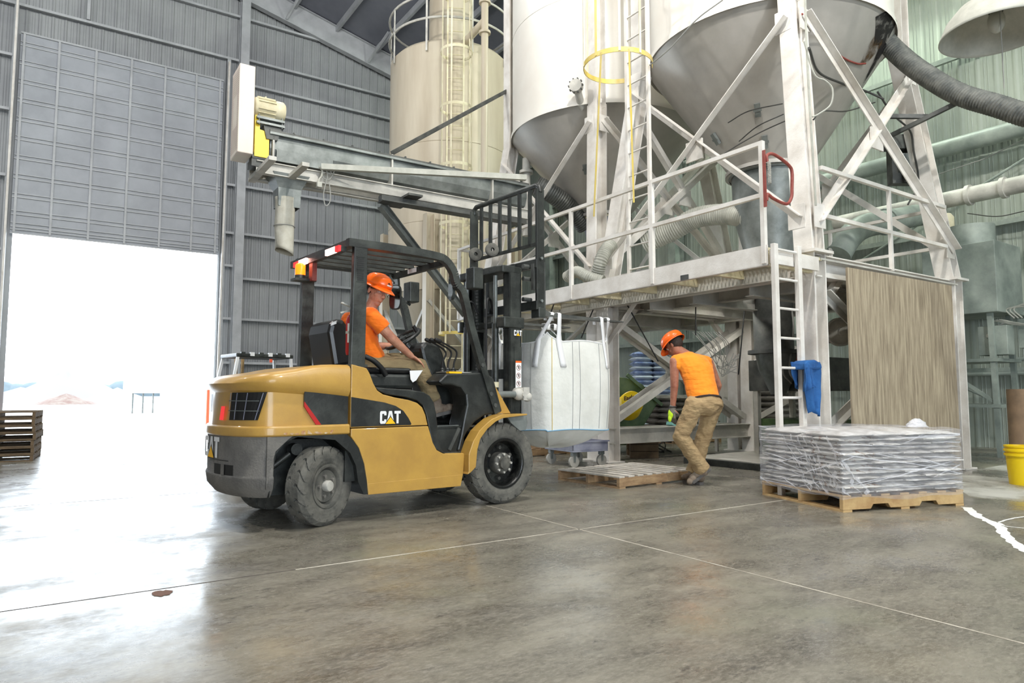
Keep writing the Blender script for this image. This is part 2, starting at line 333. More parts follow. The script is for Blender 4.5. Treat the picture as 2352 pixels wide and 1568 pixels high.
m = MB(); m.ibeam((4.65, YB-.28, 0), (4.65, YB-.28, roof_z(4.65)-.7), .26, .3, (0, 1, 0)); m.build('column', 'girt', wb)
for x in (-1.22, 4.22): m = MB(); m.beam((x, YB-.2, 0), (x, YB-.2, 11.55), .1, .1, (0, 1, 0)); m.build('jamb_post', 'girt', wb)
m = MB(); m.beam((.42, YB-.2, 11.6), (.42, YB-.2, 14), .08, .08, (0, 1, 0)); m.build('jamb_post', 'girt', wb)
m = MB(); m.ibeam((-13, YB-.3, roof_z(-13)-.42), (XR, YB-.3, roof_z(XR)-.42), .22, .75, (0, 0, 1), .02); m.build('rake_beam', 'girt', wb)
# tall sectional door, raised to 5.2 m
dm = MB(); dm.span((-1.1, 22.33, 5.24), (4.08, 22.37, 10.79)); M['door'] = mat('door_panel_steel', (.66, .675, .70), .5, 0, (.60, .615, .64), 1.5, .5)
dr = dm.build('door_1', 'door', kind='structure')
H = [5.24, 5.42, 5.75]; zz = 6.22
while zz < 10.6: H.append(zz); zz += .525
m = MB()
for i, z in enumerate(H): m.beam((-1.1, 22.31, z), (4.08, 22.31, z), .03, .03); m.beam((-1.1, 22.30, z+.1), (4.08, 22.30, z+.1), .02, .022)
m.beam((-1.1, 22.3, 10.77), (4.08, 22.3, 10.77), .05, .05); m.build('section_rail', 'girt', dr)
for x in (-1.02, -.22, .66, 1.55, 2.44, 3.3, 3.98): m = MB(); m.beam((x, 22.3, 5.26), (x, 22.3, 10.75), .055, .03, (0, 1, 0)); m.build('stile', 'girt', dr)
for x, a, tz in ((-1.2, -1, 11.6), (4.18, 1, 11.3)):
    m = MB(); m.beam((x, YB-.18, 0), (x+.0*a, YB-.45, tz), .05, .09, (0, 1, 0)); m.build('track', M['white_steel'], dr)
# right wall
m = MB(); out = (-1, 0, 0); ribbed(m, (XR, -4, 0), (XR, YB, 0), z0, lambda q: roof_z(XR), out, depth=.014)
wr = m.build('wall_right', 'green_wall', kind='structure')
for z in (1.4, 2.37, 4.0, 5.5, 7.27, 9.0, 10.6):
    m = MB(); m.beam((XR-.14, -4, z), (XR-.14, YB, z), .2, .02, (0, 0, 1)); m.beam((XR-.25, -4, z-.03), (XR-.25, YB, z-.03), .015, .09); m.build('girt', 'ggirt', wr)
for y in (0.5, 12.5, 18): m = MB(); m.ibeam((XR-.3, y, 0), (XR-.3, y, roof_z(XR)-.3), .25, .35, (1, 0, 0)); m.build('column', 'ggirt', wr)
# roof
m = MB(); m.add([(-13, -12, roof_z(-13)), (XR+.1, -12, roof_z(XR+.1)), (XR+.1, YB+.1, roof_z(XR+.1)), (-13, YB+.1, roof_z(-13))], [(0, 1, 2, 3)])
m.add([(-13, -12, roof_z(-13)+.12), (XR+.1, -12, roof_z(XR+.1)+.12), (XR+.1, YB+.1, roof_z(XR+.1)+.12), (-13, YB+.1, roof_z(-13)+.12)], [(3, 2, 1, 0)])
cl = m.build('ceiling', 'roof', kind='structure')
for i in range(18):
    x = 13.4-1.45*i; m = MB(); z = roof_z(x)-.11
    m.beam((x, -12, z), (x, YB-.1, z), .015, .2); m.beam((x+.04, -12, z-.1), (x+.04, YB-.1, z-.1), .08, .012); m.build('purlin', 'girt', cl)
for y in (15.2, 7.6, 0):
    m = MB(); m.ibeam((-13, y, roof_z(-13)-.62), (XR, y, roof_z(XR)-.62), .25, .8, (0, 0, 1), .02); m.build('rafter', 'girt', cl)
for x in (5.9, 8.75): m = MB(); m.beam((x, YB-.45, roof_z(x)-.75), (x+.25, YB-1.6, roof_z(x)-.12), .06, .06); m.build('purlin_brace', 'girt', cl)
# left wall, far outside the frame
m = MB(); m.span((-13.2, -12, 0), (-13, YB, roof_z(-13))); m.build('wall_left', 'wall', kind='structure')
# front wall behind the camera, with its own open door
m = MB(); m.add([(-13, -12, 0), (-5.5, -12, 0), (-5.5, -12, roof_z(-5.5)), (-13, -12, roof_z(-13))], [(0, 1, 2, 3)]); m.add([(3.5, -12, 0), (XR, -12, 0), (XR, -12, roof_z(XR)), (3.5, -12, roof_z(3.5))], [(0, 1, 2, 3)]); m.add([(-5.5, -12, 5.8), (3.5, -12, 5.8), (3.5, -12, roof_z(3.5)), (-5.5, -12, roof_z(-5.5))], [(0, 1, 2, 3)]); m.add([(XR, -12, 0), (XR, -4, 0), (XR, -4, roof_z(XR)), (XR, -12, roof_z(XR))], [(0, 1, 2, 3)]); m.build('wall_front', 'wall', kind='structure')
# ---------------------------------------------------------------- outside, seen through the door
M['yard'] = mat('pale_gravel_yard', (.74, .74, .73), .9, 0, (.66, .66, .65), .3, .5)
m = MB(); m.span((-160, YB, -.25), (160, 320, -.05)); m.build('yard', 'yard', kind='structure')
M['hill'] = mat('distant_trees', (.20, .24, .26), .9, 0, (.28, .32, .34), .05, .5)
m = MB()
for k in range(46):
    x = -150+k*5.2+random.uniform(-1, 1); m.ball((x, 300, 0), (6, 5, random.uniform(3.2, 6.2)), 12, 8)
m.build('tree_line', 'hill', None, label='hazy line of trees on the horizon beyond the open door', cat='trees', kind='stuff')
def heap(x, y, r, h, name, mt, lab):
    m = MB(); N = 26; vs = [(x, y, h)]; fs = []
    for j in range(1, 7):
        for i in range(N):
            t = 2*pi*i/N; q = r*j/6; zz_ = max(h*(1-(j/6)**1.1)*(1+.15*noise.noise(Vector((cos(t)*2+x, sin(t)*2, j*.3)))), -.05 if j == 6 else 0); vs.append((x+q*cos(t), y+q*sin(t), zz_-.05))
    for i in range(N): fs.append((0, 1+i, 1+(i+1) % N))
    for j in range(5):
        for i in range(N): a = 1+j*N; fs.append((a+i, a+N+i, a+N+(i+1) % N, a+(i+1) % N))
    m.add(vs, fs, True); m.build(name, mt, None, label=lab, cat='heap')
M['sand'] = mat('pale_sand', (.33, .33, .34), .95); M['rubble'] = mat('rubble', (.32, .29, .26), .95, 0, (.26, .18, .15), 2, .5, .5, 8)
def ax_pt(x, y, d): q = on(x, y, 'y', d); return q
q = ax_pt(160, 905, 112); heap(q.x, 116, 8, 4.6, 'sand_heap', 'sand', 'tall pale sand heap outside in the yard, farthest of the heaps')
q = ax_pt(150, 935, 80); heap(q.x, 78, 2.8, 1.0, 'rubble_heap', 'rubble', 'low brownish rubble heap in the yard outside the door')
q = ax_pt(268, 935, 90); heap(q.x, 90, 4, 1.7, 'gravel_heap', 'sand', 'low rounded gravel heap in the yard left of the white trailer')
q = ax_pt(45, 935, 92); heap(q.x, 92, 4.5, 1.7, 'gravel_heap', 'sand', 'low gravel heap in the yard at the left edge of the door opening')
# white trailer and block building outside
M['tr'] = mat('white_trailer_paint', (.93, .93, .93), .5)
a = on(300, 945, 'y', 40.); bq = on(395, 945, 'y', 40.)
tr = empty('trailer', (a.x, 40, 0), label='white box trailer on thin dark props out in the yard', cat='trailer')
m = MB(); wdt = bq.x-a.x; m.span((0, 0, 1.0), (wdt, 5, 3.4)); m.build('box_body', 'tr', tr)
for i in range(5): m = MB(); m.span((.05+i*wdt/4.1, .1, -.05), (.12+i*wdt/4.1, .2, 1.0)); m.build('prop_leg', 'dark_steel', tr)
c0 = on(395, 900, 'y', 34.); c1_ = on(490, 900, 'y', 34.)
sh = empty('shed', (c0.x, 34, 0), label='low white shed outside just left of the red door bollard', cat='shed')
m = MB(); m.span((0, 0, -.05), (c1_.x-c0.x+2, 4, 2.6)); m.build('shed_wall', 'tr', sh); m = MB(); m.span((-.1, -.1, 2.6), (c1_.x-c0.x+2.1, 4.1, 2.7)); m.build('shed_roof', 'white', sh)
m = MB(); q0 = ax_pt(172, 892, 120); q1 = ax_pt(262, 918, 120)
m.beam(q0, q1, .5, .35); m.beam(lerp(q0, q1, .3), Vector((lerp(q0, q1, .3).x, 120, -.05)), .3, .3, (0, 1, 0)); m.beam(lerp(q0, q1, .6), Vector((lerp(q0, q1, .6).x, 120, -.05)), .3, .3, (0, 1, 0))
m.build('stacking_conveyor', 'bluegrey', None, label='long inclined yard conveyor far outside behind the sand heap', cat='conveyor')
# bollards
M['bol'] = mat('orange_red_bollard', (.93, .36, .20), .5); M['bol2'] = mat('faded_red_bollard', (.80, .25, .25), .5)
for (x, y, h, mt, lab) in ((4.22, 23.9, 1.1, 'bol', 'orange bollard outside the door at its right jamb'), (4.32, 21.95, 1.1, 'bol2', 'red bollard inside the hall at the right door jamb'), (-1.16, 21.95, 1.1, 'bol2', 'red bollard at the left door jamb behind the pallet stack')):
    m = MB(); z_ = -.05 if y > 22.5 else 0; m.lathe([(.055, z_), (.055, h-.03), (.04, h-.008), (0, h)], (x, y, 0), n=16); m.build('bollard', mt, None, label=lab, cat='bollard')
# ================================================================ silos, towers, platform
CX = 8.17
def tower(cy, lab, silo_lab, R, zr, first):
    hb, ht, zp = 1.56, 1.22, 2.43
    T = empty('silo_tower', (CX, cy, 0), label=lab, cat='steel frame')
    cor = {'A': (-1, -1), 'B': (-1, 1), 'C': (1, 1), 'D': (1, -1)}
    lo = {k: Vector((a*hb, b*hb, 0)) for k, (a, b) in cor.items()}
    if first: lo['B'].x -= .06
    P0 = {k: v+Vector((0, 0, zp)) for k, v in lo.items()}; P1 = {k: Vector((a*ht, b*ht, zr-.1)) for k, (a, b) in cor.items()}
    for k in cor:
        m = MB(); m.ibeam(lo[k], P0[k], .23, .22, (1, 0, 0), .018); m.box(lo[k]+Vector((0, 0, .01)), (.32, .32, .02)); m.build('lower_leg', 'white_steel', T, bevel=.003)
        m = MB(); m.box(P0[k]+Vector((0, 0, .012)), (.34, .34, .03)); m.build('splice_plate', 'white_steel', T)
        m = MB(); m.ibeam(P0[k], P1[k], .22, .22, (1, 0, 0), .018); m.ibeam(P1[k]-Vector((0, 0, .05)), P1[k]+Vector((0, 0, 4.6)), .2, .2, (1, 0, 0), .018)
        m.build('upper_leg', 'white_steel', T, bevel=.003)
    out = {'AB': (-1, 0, 0), 'AD': (0, -1, 0), 'BC': (0, 1, 0), 'DC': (1, 0, 0)}
    for e, o_ in out.items():
        a, b = e; o_ = Vector(o_)*.12; z = lambda k, t: lerp(P0[k], P1[k], t)+o_
        for i, (s_, t_) in enumerate((((a, .12), (b, .9)), ((b, .12), (a, .9)))):
            p = z(*s_); q = z(*t_); m = MB(); m.angle(p+o_*(.35*i-.2), q+o_*(.35*i-.2), .085, o_, .012); m.build('brace', 'white_steel', T)
        p, q, r_, s_ = z(a, .12), z(b, .9), z(b, .12), z(a, .9); c = (p+q+r_+s_)/4; w = (r_-p).normalized()
        m = MB(); m.box(c, [abs(w[i])*.26+abs(o_[i])/.12*.02+(.26 if i == 2 else 0) for i in range(3)]); m.build('gusset', 'white_steel', T)
        for p_ in (p, r_, q, s_):
            m = MB(); m.box(p_+(c-p_).normalized()*.06, [abs(w[i])*.2+abs(o_[i])/.12*.012+(.26 if i == 2 else 0) for i in range(3)]); m.build('gusset', 'white_steel', T)
        # beams at platform height and rail near the floor
        m = MB(); m.ibeam(P0[a]-Vector((0, 0, .12)), P0[b]-Vector((0, 0, .12)), .16, .24, (0, 0, 1), .014); m.build('platform_beam', 'white_steel', T)
    for e in (('BC', 'AD', 'DC') if first else ('AD', 'BC', 'AB')):
        a, b = e; m = MB(); zz_ = Vector((0, 0, .36))
        if e != 'AD' or not first: m.ibeam(lo[a]+zz_, lo[b]+zz_, .12, .22, (0, 0, 1), .012); m.build('ground_beam', 'grey_steel', T)
        for s_, t_, k in ((a, b, 0), (b, a, 1)):
            p = lo[s_]+Vector((0, 0, .5)); q = lo[t_]+Vector((0, 0, 2.1)); m = MB(); m.angle(lerp(p, q, .05), lerp(p, q, .95)+Vector(out[e])*.03*k, .09, Vector(out[e]), .012); m.build('lower_brace', 'grey_steel', T)
        c = lo[a]*.5+lo[b]*.5+Vector((0, 0, 1.3)); w = (lo[b]-lo[a]).normalized(); m = MB(); m.box(c, [abs(w[i])*.26+abs(Vector(out[e])[i])*.03+(.26 if i == 2 else 0) for i in range(3)]); m.build('gusset', 'grey_steel', T)
    for k, d in (('B', (1, 0, 0)), ('B', (0, -1, 0)), ('A', (1, 0, 0)), ('D', (-1, 0, 0))):
        m = MB(); m.angle(P0[k]-Vector((0, 0, .75)), P0[k]+Vector(d)*.6-Vector((0, 0, .2)), .07, (0, 1, 0) if d[0] else (1, 0, 0)); m.build('knee_brace', 'white_steel', T)
    # silo on top
    Sg = empty('silo', (CX, cy, 0), label=silo_lab, cat='silo')
    m = MB(); m.lathe([(R, zr), (R, 11.2)], n=72); m.build('shell', 'silo', Sg)
    m = MB(); m.lathe([(R+.03, zr-.05), (R+.03, zr+.02), (R, zr+.02)], n=72); m.build('rim_band', 'silo', Sg)
    zc = 4.02 if first else 4.12; rc = .5 if first else .42
    m = MB(); m.lathe([(R+.015, zr-.01), (rc, zc)], n=72); m.build('cone', 'cone', Sg)
    m = MB(); m.lathe([(rc+.08, zc-.03), (rc+.08, zc+.02), (rc, zc+.03)], n=40); m.lathe([(rc-.05, zc-.04), (rc+.08, zc-.04)], n=40); m.build('outlet_flange', 'sack_brown' if 0 else 'cone', Sg)
    for z in (7.4, 9.3): m = MB(); m.lathe([(R, z-.006), (R+.006, z-.003), (R+.006, z+.003), (R, z+.006)], n=72); m.build('weld_seam', 'silo', Sg)
    return T, Sg
t3, s3 = tower(5.73, 'nearest white steel silo frame, with the plywood sheet and ladder on it', 'big white hopper silo at the upper right with the ribbed hose entering its cone', 1.6, 5.68, True)
t2, s2 = tower(9.15, 'second white steel silo frame, behind the hanging white bulk bag', 'bright white silo in the middle with a small level probe on its wall', 1.66, 5.6, False)
# access hatches and bolts on the cones
def on_cone(cy, R, zr, rc, zc, ang, z, off=.01):
    r = rc+(R-rc)*(z-zc)/(zr-zc)+off; return Vector((r*cos(ang), r*sin(ang), z))
for cyr, sg, R, zr, rc, zc, lst in ((5.73, s3, 1.6, 5.68, .5, 4.02, ((radians(-152), 4.6), (radians(-148), 4.25), (radians(-200), 4.45))), (9.15, s2, 1.66, 5.6, .42, 4.12, ((radians(-150), 4.75), (radians(-150), 4.4)))):
    for a, z in lst:
        p = on_cone(cyr, R, zr, rc, zc, a, z); nrm = Vector((cos(a)*.83, sin(a)*.83, -.55)).normalized(); t = Vector((-sin(a), cos(a), 0)); u = nrm.cross(t)
        m = MB(); Rm = Matrix((t, u, nrm)).transposed(); m.box(p+nrm*.02, (.07, .17, .04), Rm); m.box(p+nrm*.03, (.1, .03, .03), Rm); m.build('vibrator_clamp', 'galv', sg)
# grey discharge drum under the near silo
dr_ = empty('discharge_hopper', (CX, 5.73, 0), label='dark grey steel discharge drum under the big right silo', cat='hopper')
m = MB(); m.lathe([(.5, 4.02), (.48, 3.4), (.30, 2.72)], n=36); m.lathe([(.53, 3.96), (.55, 4.0), (.53, 4.02)], n=36); m.build('drum', 'galv', dr_)
m = MB(); m.lathe([(.24, 2.74), (.26, 2.66), (.24, 2.6), (.3, 2.52), (.32, 2.44)], n=32); m.build('flexible_boot', 'hosew', dr_)
m = MB(); m.lathe([(.26, 2.42), (.26, 1.55)], n=32); m.lathe([(.34, 1.55), (.34, 1.5), (.2, 1.5)], n=32); m.build('down_pipe', 'dark_steel', dr_)
dr2 = empty('discharge_hopper', (CX, 9.15, 0), label='violet grey outlet pipe under the middle silo', cat='hopper')
m = MB(); m.lathe([(.42, 4.1), (.36, 3.9), (.24, 3.4), (.22, 2.7), (.22, 2.45)], n=30); m.build('drum', 'bluegrey', dr2)
m = MB(); m.lathe([(.45, 4.05), (.47, 4.1), (.45, 4.13)], n=30); m.build('ring', 'cream_steel', dr2)
# level probe on the middle silo
q = on(1322, 196, 'y', 8.0); pr_ = empty('level_probe', q, label='small round level probe on the wall of the middle silo', cat='probe')
dv = Vector((CX-q.x, 9.15-q.y, 0)).normalized()
m = MB(); m.cyl(-dv*.02, dv*.1, .1, 20); m.build('head', 'grey_steel', pr_); m = MB(); m.cyl(dv*.1+Vector((0, 0, -.02)), dv*.55+Vector((0, 0, -.3)), .06, 14); m.build('neck', 'grey_steel', pr_)
for k in range(10): m = MB(); a = 2*pi*k/10; t = Vector((-dv.y, dv.x, 0)); c = -dv*.0+t*.11*cos(a)+Vector((0, 0, .11*sin(a))); m.cyl(c-dv*.02, c+dv*.03, .012, 6); m.build('bolt', 'dark_steel', pr_)
# ---------------------------------------------------------------- platform
PF = empty('platform', (5.7, 4.05, 0), label='white steel walkway platform running round the silo frames', cat='platform')
PM = Matrix.Translation((-5.7, -4.05, 0))
def pmb(): return MB(PM)
m = pmb(); m.span((5.69, 4.03, 2.2), (5.702, 10.12, 2.4)); m.span((5.69, 4.03, 2.2), (5.74, 10.12, 2.21)); m.build('fascia', 'white_steel', PF)
m = pmb()
for k in range(122): y = 4.06+k*.05; m.span((5.71, y, 2.355), (6.62, y+.006, 2.385))
for k in range(10): x = 5.75+k*.095; m.span((x, 4.04, 2.345), (x+.01, 10.1, 2.355))
m.build('grating', 'cream_steel', PF, kind='stuff')
m = pmb(); m.span((6.62, 4.05, 2.36), (7.6, 10.8, 2.38)); m.span((8.75, 4.05, 2.36), (9.7, 10.8, 2.38)); m.span((7.6, 4.05, 2.36), (8.75, 5.15, 2.38)); m.span((7.6, 6.3, 2.36), (8.75, 8.6, 2.38)); m.build('deck_plate', 'grey_steel', PF)
for y in (4.1, 4.75, 5.4, 6.05, 6.7, 7.35, 8.0, 8.65, 9.3, 10.0): m = pmb(); m.beam((5.71, y, 2.27), (6.5, y, 2.27), .05, .12); m.build('joist', 'cream_steel', PF)
for x in (6.25, 7.2, 9.2): m = pmb(); m.ibeam((x, 4.2, 2.24), (x, 10.7, 2.24), .1, .2); m.build('stringer', 'grey_steel', PF)
for y in (5.0, 5.85, 6.6, 8.3, 9.8): m = pmb(); m.ibeam((6.7, y, 2.2), (9.6, y, 2.2), .12, .22); m.build('cross_beam', 'grey_steel', PF)
rails = []
def rail(p, q, r=.021): m = pmb(); m.beam(p, q, r*2, r*2); m.build('rail', 'white_steel', PF)
for z in (3.42, 2.9): rail((5.7, 4.05, z), (5.7, 10.1, z))
for y in (4.07, 5.56, 7.05, 8.55, 10.1): m = pmb(); m.beam((5.7, y, 2.22), (5.7, y, 3.44), .045, .045, (0, 1, 0)); m.build('post', 'white_steel', PF)
for z in (3.42, 2.9): rail((5.7, 10.1, z), (6.5, 10.1, z)); rail((6.75, 4.1, z-.04), (9.55, 4.1, z-.04)); rail((9.75, 4.3, z), (9.75, 10.6, z))
for x in (8.15,): m = pmb(); m.beam((x, 4.1, 2.4), (x, 4.1, 3.4), .04, .04, (0, 1, 0)); m.build('post', 'white_steel', PF)
for y in (5.8, 7.3, 8.8): m = pmb(); m.beam((9.75, y, 2.4), (9.75, y, 3.4), .04, .04, (0, 1, 0)); m.build('post', 'white_steel', PF)
m = pmb(); m.span((5.72, 4.0, 2.22), (6.5, 4.03, 2.36)); m.build('end_fascia', 'white_steel', PF)
m = pmb(); m.span((5.684, 4.0, 0), (5.69, 4.0, 0)) if 0 else m.span((5.683, 5.02, 2.20), (5.69, 5.13, 2.255)); m.build('tag_plate', 'dark_steel', PF)
# access ladder at the corner
LD = empty('ladder', (5.9, 3.98, 0), label='white steel ladder from the floor to the platform corner, blue shirt hanging on it', cat='ladder')
for x in (-.19, .19): m = MB(); m.span((x-.03, -.035, 0), (x+.03, .01, 2.42 if x > 0 else 2.4)); m.build('stile', 'white_steel', LD, bevel=.003)
for k in range(8): m = MB(); z = .35+.286*k; m.cyl((-.17, -.01, z), (.17, -.01, z), .013, 10); m.build('rung', 'white_steel', LD)
# red self-closing gate
GT = empty('safety_gate', (5.74, 4.0, 3.0), label='dull red tube safety gate with a spring at the ladder opening', cat='gate')
gp_ = [on(x, y, 'y', 4.0)-Vector((5.74, 4.0, 3.0)) for x, y in ((1762, 372), (1761, 358), (1772, 353), (1790, 362), (1812, 380), (1819, 395), (1819, 430), (1818, 452), (1810, 467), (1797, 466), (1775, 455), (1763, 446), (1761, 460))]
m = MB(); m.tube(curve(gp_, 5), .016, 10); m.build('tube_loop', 'brickred', GT)
m = MB(); a = on(1754, 345, 'y', 4.0)-Vector((5.74, 4.0, 3.0)); c = on(1758, 475, 'y', 4.0)-Vector((5.74, 4.0, 3.0)); m.beam(a, c, .014, .03, (0, 1, 0)); m.build('hinge_bar', 'brickred', GT)
m = MB(); a = Vector(gp_[0])+Vector((.0, -.02, 0)); m.tube([a+Vector((.016*cos(t*1.1), .016*sin(t*1.1), -.0022*t)) for t in range(100)], .004, 5); m.build('spring', 'grey_steel', GT)
# caged ladder from the platform up between the silos
L2 = empty('caged_ladder', (6.0, 6.07, 2.4), label='white ladder with yellow cage hoop rising from the platform between the two near silos', cat='ladder')
for y in (-.19, .19): m = MB(); m.span((-.02, y-.02, 0), (.02, y+.02, 6)); m.build('stile', 'white_steel', L2)
for k in range(20): m = MB(); z = .12+.3*k; m.cyl((0, -.18, z), (0, .18, z), .011, 8); m.build('rung', 'white_steel', L2)
def hoop(z, r, c, m_, par, a0, a1, col, ax=(0, 0, 1), n=28, w=.05): m = MB(); m.lathe([(r, z-w/2), (r+.008, z-w/2), (r+.008, z+w/2), (r, z+w/2), (r, z-w/2)], c, ax, n, True, a0, a1); m.build('hoop', col, par)
for z in (2.62, 4.2): hoop(z, .42, (-.33, 0, 0), None, L2, radians(35), radians(325), 'yellow_steel', w=.06)
for a in (110, 150, 190, 230, 265): m = MB(); p = Vector((-.33+.43*cos(radians(a)), .43*sin(radians(a)), 2.6)); m.beam(p, p+Vector((0, 0, 3.4)), .03, .008, (cos(radians(a)), sin(radians(a)), 0)); m.build('cage_strap', 'cream_steel' if a != 190 else 'yellow_steel', L2)
for x, y, a in ((1364, 497, 200), (1456, 465, 245)):
    p = on(x, y, 'x', 5.7)-Vector((6.0, 6.07, 2.4)); q = Vector((-.33+.43*cos(radians(a)), .43*sin(radians(a)), 2.62)); m = MB(); m.beam(p, q, .02, .02); m.build('cage_support', 'yellow_steel', L2)
# ---------------------------------------------------------------- back silo
S1 = empty('silo', (8.68, 15.9, 0), label='cream silo at the back with a full height caged ladder on its side', cat='silo')
m = MB(); m.lathe([(1.62, 3.5), (1.62, 9.72), (1.5, 9.85), (.2, 10.1)], n=72); m.build('shell', 'silo_tan', S1)
m = MB(); m.lathe([(1.6, 3.5), (.3, 1.6)], n=60); m.build('cone', 'silo_tan', S1)
for z in (5.2, 7.2): m = MB(); m.lathe([(1.62, z-.01), (1.63, z), (1.62, z+.01)], n=72); m.build('weld_seam', 'silo_tan', S1)
for a, b in ((-1.28, 1.3), (-1.28, -1.3), (1.28, -1.3), (1.28, 1.3)):
    m = MB(); m.ibeam((a, b, 0), (a, b, 5.3), .2, .22, (1, 0, 0), .016); m.build('leg', 'silo_tan', S1)
for (a, b), (c, d) in (((-1.28, 1.3), (-1.28, -1.3)), ((-1.28, -1.3), (1.28, -1.3))):
    for z in ((.6, 3.2), (3.2, .6)): m = MB(); m.beam((a, b, z[0]), (c, d, z[1]), .08, .08); m.build('leg_brace', 'grey_steel', S1)
m = MB(); m.lathe([(.60, 9.95), (.60, 11.6), (.5, 11.65), (0, 11.7)], (-.05, -.1, 0), n=40); m.build('dust_collector', 'silo_tan', S1)
for z in (10.35, 10.95): m = MB(); m.tube([Vector((1.66*cos(t), 1.66*sin(t), z)) for t in [2*pi*k/48 for k in range(48)]], .03, 6, closed=True); m.build('ring_rail', 'grey_steel', S1)
for k in range(9): a = 2*pi*k/9+.35; m = MB(); m.beam((1.67*cos(a), 1.67*sin(a), 9.5), (1.67*cos(a), 1.67*sin(a), 10.97), .05, .02, (cos(a), sin(a), 0)); m.build('rail_post', 'grey_steel', S1)
LA = Vector((-.42, -.9075, 0)); LT = Vector((-LA.y, LA.x, 0)); base = LA*1.8
C1 = empty('caged_ladder', (8.68+base.x, 15.9+base.y, 0), atan2(LA.y, LA.x), label='tall cream ladder with round safety cage on the back silo', cat='ladder')
for y in (-.2, .2): m = MB(); m.span((-.02, y-.02, 0), (.02, y+.02, 11)); m.build('stile', 'cream_steel', C1)
for k in range(36): m = MB(); z = .3+.3*k; m.cyl((0, -.19, z), (0, .19, z), .012, 6); m.build('rung', 'cream_steel', C1)
for i, z in enumerate((2.36, 3.5, 4.95, 6.35, 7.8, 9.2, 10.7)): hoop(z, .38, (.3, 0, 0), None, C1, radians(-145), radians(145), 'yellow_steel' if i == 0 else 'cream_steel', n=24, w=.07)
for a in (-120, -65, -22, 22, 65, 120): m = MB(); p = Vector((.3+.385*cos(radians(a)), .385*sin(radians(a)), 2.36)); m.beam(p, p+Vector((0, 0, 8.4)), .04, .01, (cos(radians(a)), sin(radians(a)), 0)); m.build('cage_strap', 'cream_steel', C1)
for z in (4.3, 6.0, 7.9, 9.3):
    for y in (-.2, .2): m = MB(); m.beam((-.25, y, z), (0, y, z), .03, .03); m.build('bracket', 'cream_steel', C1)
pa = Vector((-.42+.42, -.9, 0)); q = deep(1113, 200, 16.2)
FP = empty('fill_pipe', (q.x, q.y, 0), label='vertical cream fill pipe with flanges on the right of the back silo', cat='pipe')
m = MB(); m.cyl((0, 0, 2.0), (0, 0, 10.3), .085, 18); m.build('pipe', 'silo_tan', FP)
for z in (10.3, 9.55, 5.2): m = MB(); m.cyl((0, 0, z-.03), (0, 0, z+.03), .14, 18); m.build('flange', 'silo_tan', FP)
m = MB(); m.cyl((0, 0, 9.85), Vector((8.2-q.x, 15.2-q.y, 9.6)), .09, 14); m.build('side_inlet', 'silo_tan', FP)

# added fill lights shaped as strips, brightening the dark under the platform deck
for i, (x, y, z, p) in enumerate(((7.5, 8.42, 2.17, 13), (8.9, 6.72, 2.17, 7), (7.5, 5.97, 2.17, 8))):
    SL = empty('added_fill_strip', (x, y, z), label=('added fill light strip under the deck of the second frame', 'added fill light strip under the deck by the dark down pipe', 'added fill light strip under the deck near the ladder')[i], cat='fill light')
    m = MB(); m.span((-.35, -.04, .03), (.35, .04, .07)); m.build('housing', 'white_steel', SL)
    m = MB(); m.span((-.33, -.03, .005), (.33, .03, .03)); m.build('fill_cover', M['fill_glow'] if 'fill_glow' in M else 'hosew', SL)
    light('added_fill_lamp', 'AREA', (x, y, z-.005), p, (1, .97, .92), .6, (x, y, 0), .06)
# ================================================================ forklift (local frame: x forward, y left, z up)
FO = Vector((1.607, 5.492, 0)); FA = radians(5)
FX = Matrix.Translation(FO) @ Matrix.Rotation(FA, 4, 'Z'); FXI = FX.inverted()
def fk(x, y, b):
    """point seen at (x, y) on the forklift's lengthwise plane y = b, in its own frame"""
    c = FXI @ CAMP; r = FXI.to_3x3() @ ray(x, y); return c+r*((b-c.y)/r.y)
FL_ = empty('forklift', FO, FA, label='yellow and black forklift truck with raised forks carrying the white bulk bag', cat='forklift')
pz = lambda u, v, w: (u, w, v)
W_ = .55; AR, RA, RB = -.605, .26, .54
def plan(off=0, af=.21, w=W_, n=14):
    """rounded rear outline from the front right to the front left"""
    P = [(af, -w-off)]; k0 = AR+RA
    for i in range(n+1): t = pi/2*i/n; P.append((k0-(RA+off)*sin(t), -(w-RB)-(RB+off)*cos(t)))
    return P+[(x, -y) for x, y in reversed(P)]
def loft(m, secs, ztop=None, cap=True, smooth=True):
    k = len(secs[0][1]); vs = []
    for z, P in secs: vs += [(x, y, z if not callable(z) else z(x)) for x, y in P]
    fs = []
    for s_ in range(len(secs)-1):
        for i in range(k): j = (i+1) % k; fs.append((s_*k+i, s_*k+j, (s_+1)*k+j, (s_+1)*k+i))
    m.add(vs, fs, smooth)
    if cap:
        for s_, fl in ((0, 1), (len(secs)-1, 0)):
            z, P = secs[s_]; V_ = [(x, y, z if not callable(z) else z(x)) for x, y in P]; h = k//2
            m.add(V_, [((i, i+1, k-2-i, k-1-i) if not fl else (k-1-i, k-2-i, i+1, i)) for i in range(h-1)], True)
def side(s, off=0, w=W_):
    k0 = AR+RA
    if s >= k0: return (s, -w-off)
    acc = 0; pv = (k0, -w); n = 80
    for i in range(1, n+1):
        t = pi/2*i/n; p = (k0-RA*sin(t), -(w-RB)-RB*cos(t)); acc += sqrt((p[0]-pv[0])**2+(p[1]-pv[1])**2)
        if acc >= k0-s:
            nx, ny = -sin(t)/RA, -cos(t)/RB; l = sqrt(nx*nx+ny*ny); return (p[0]+nx/l*off, p[1]+ny/l*off)
        pv = p
    return (AR-off, -(w-RB)+k0-s-acc)
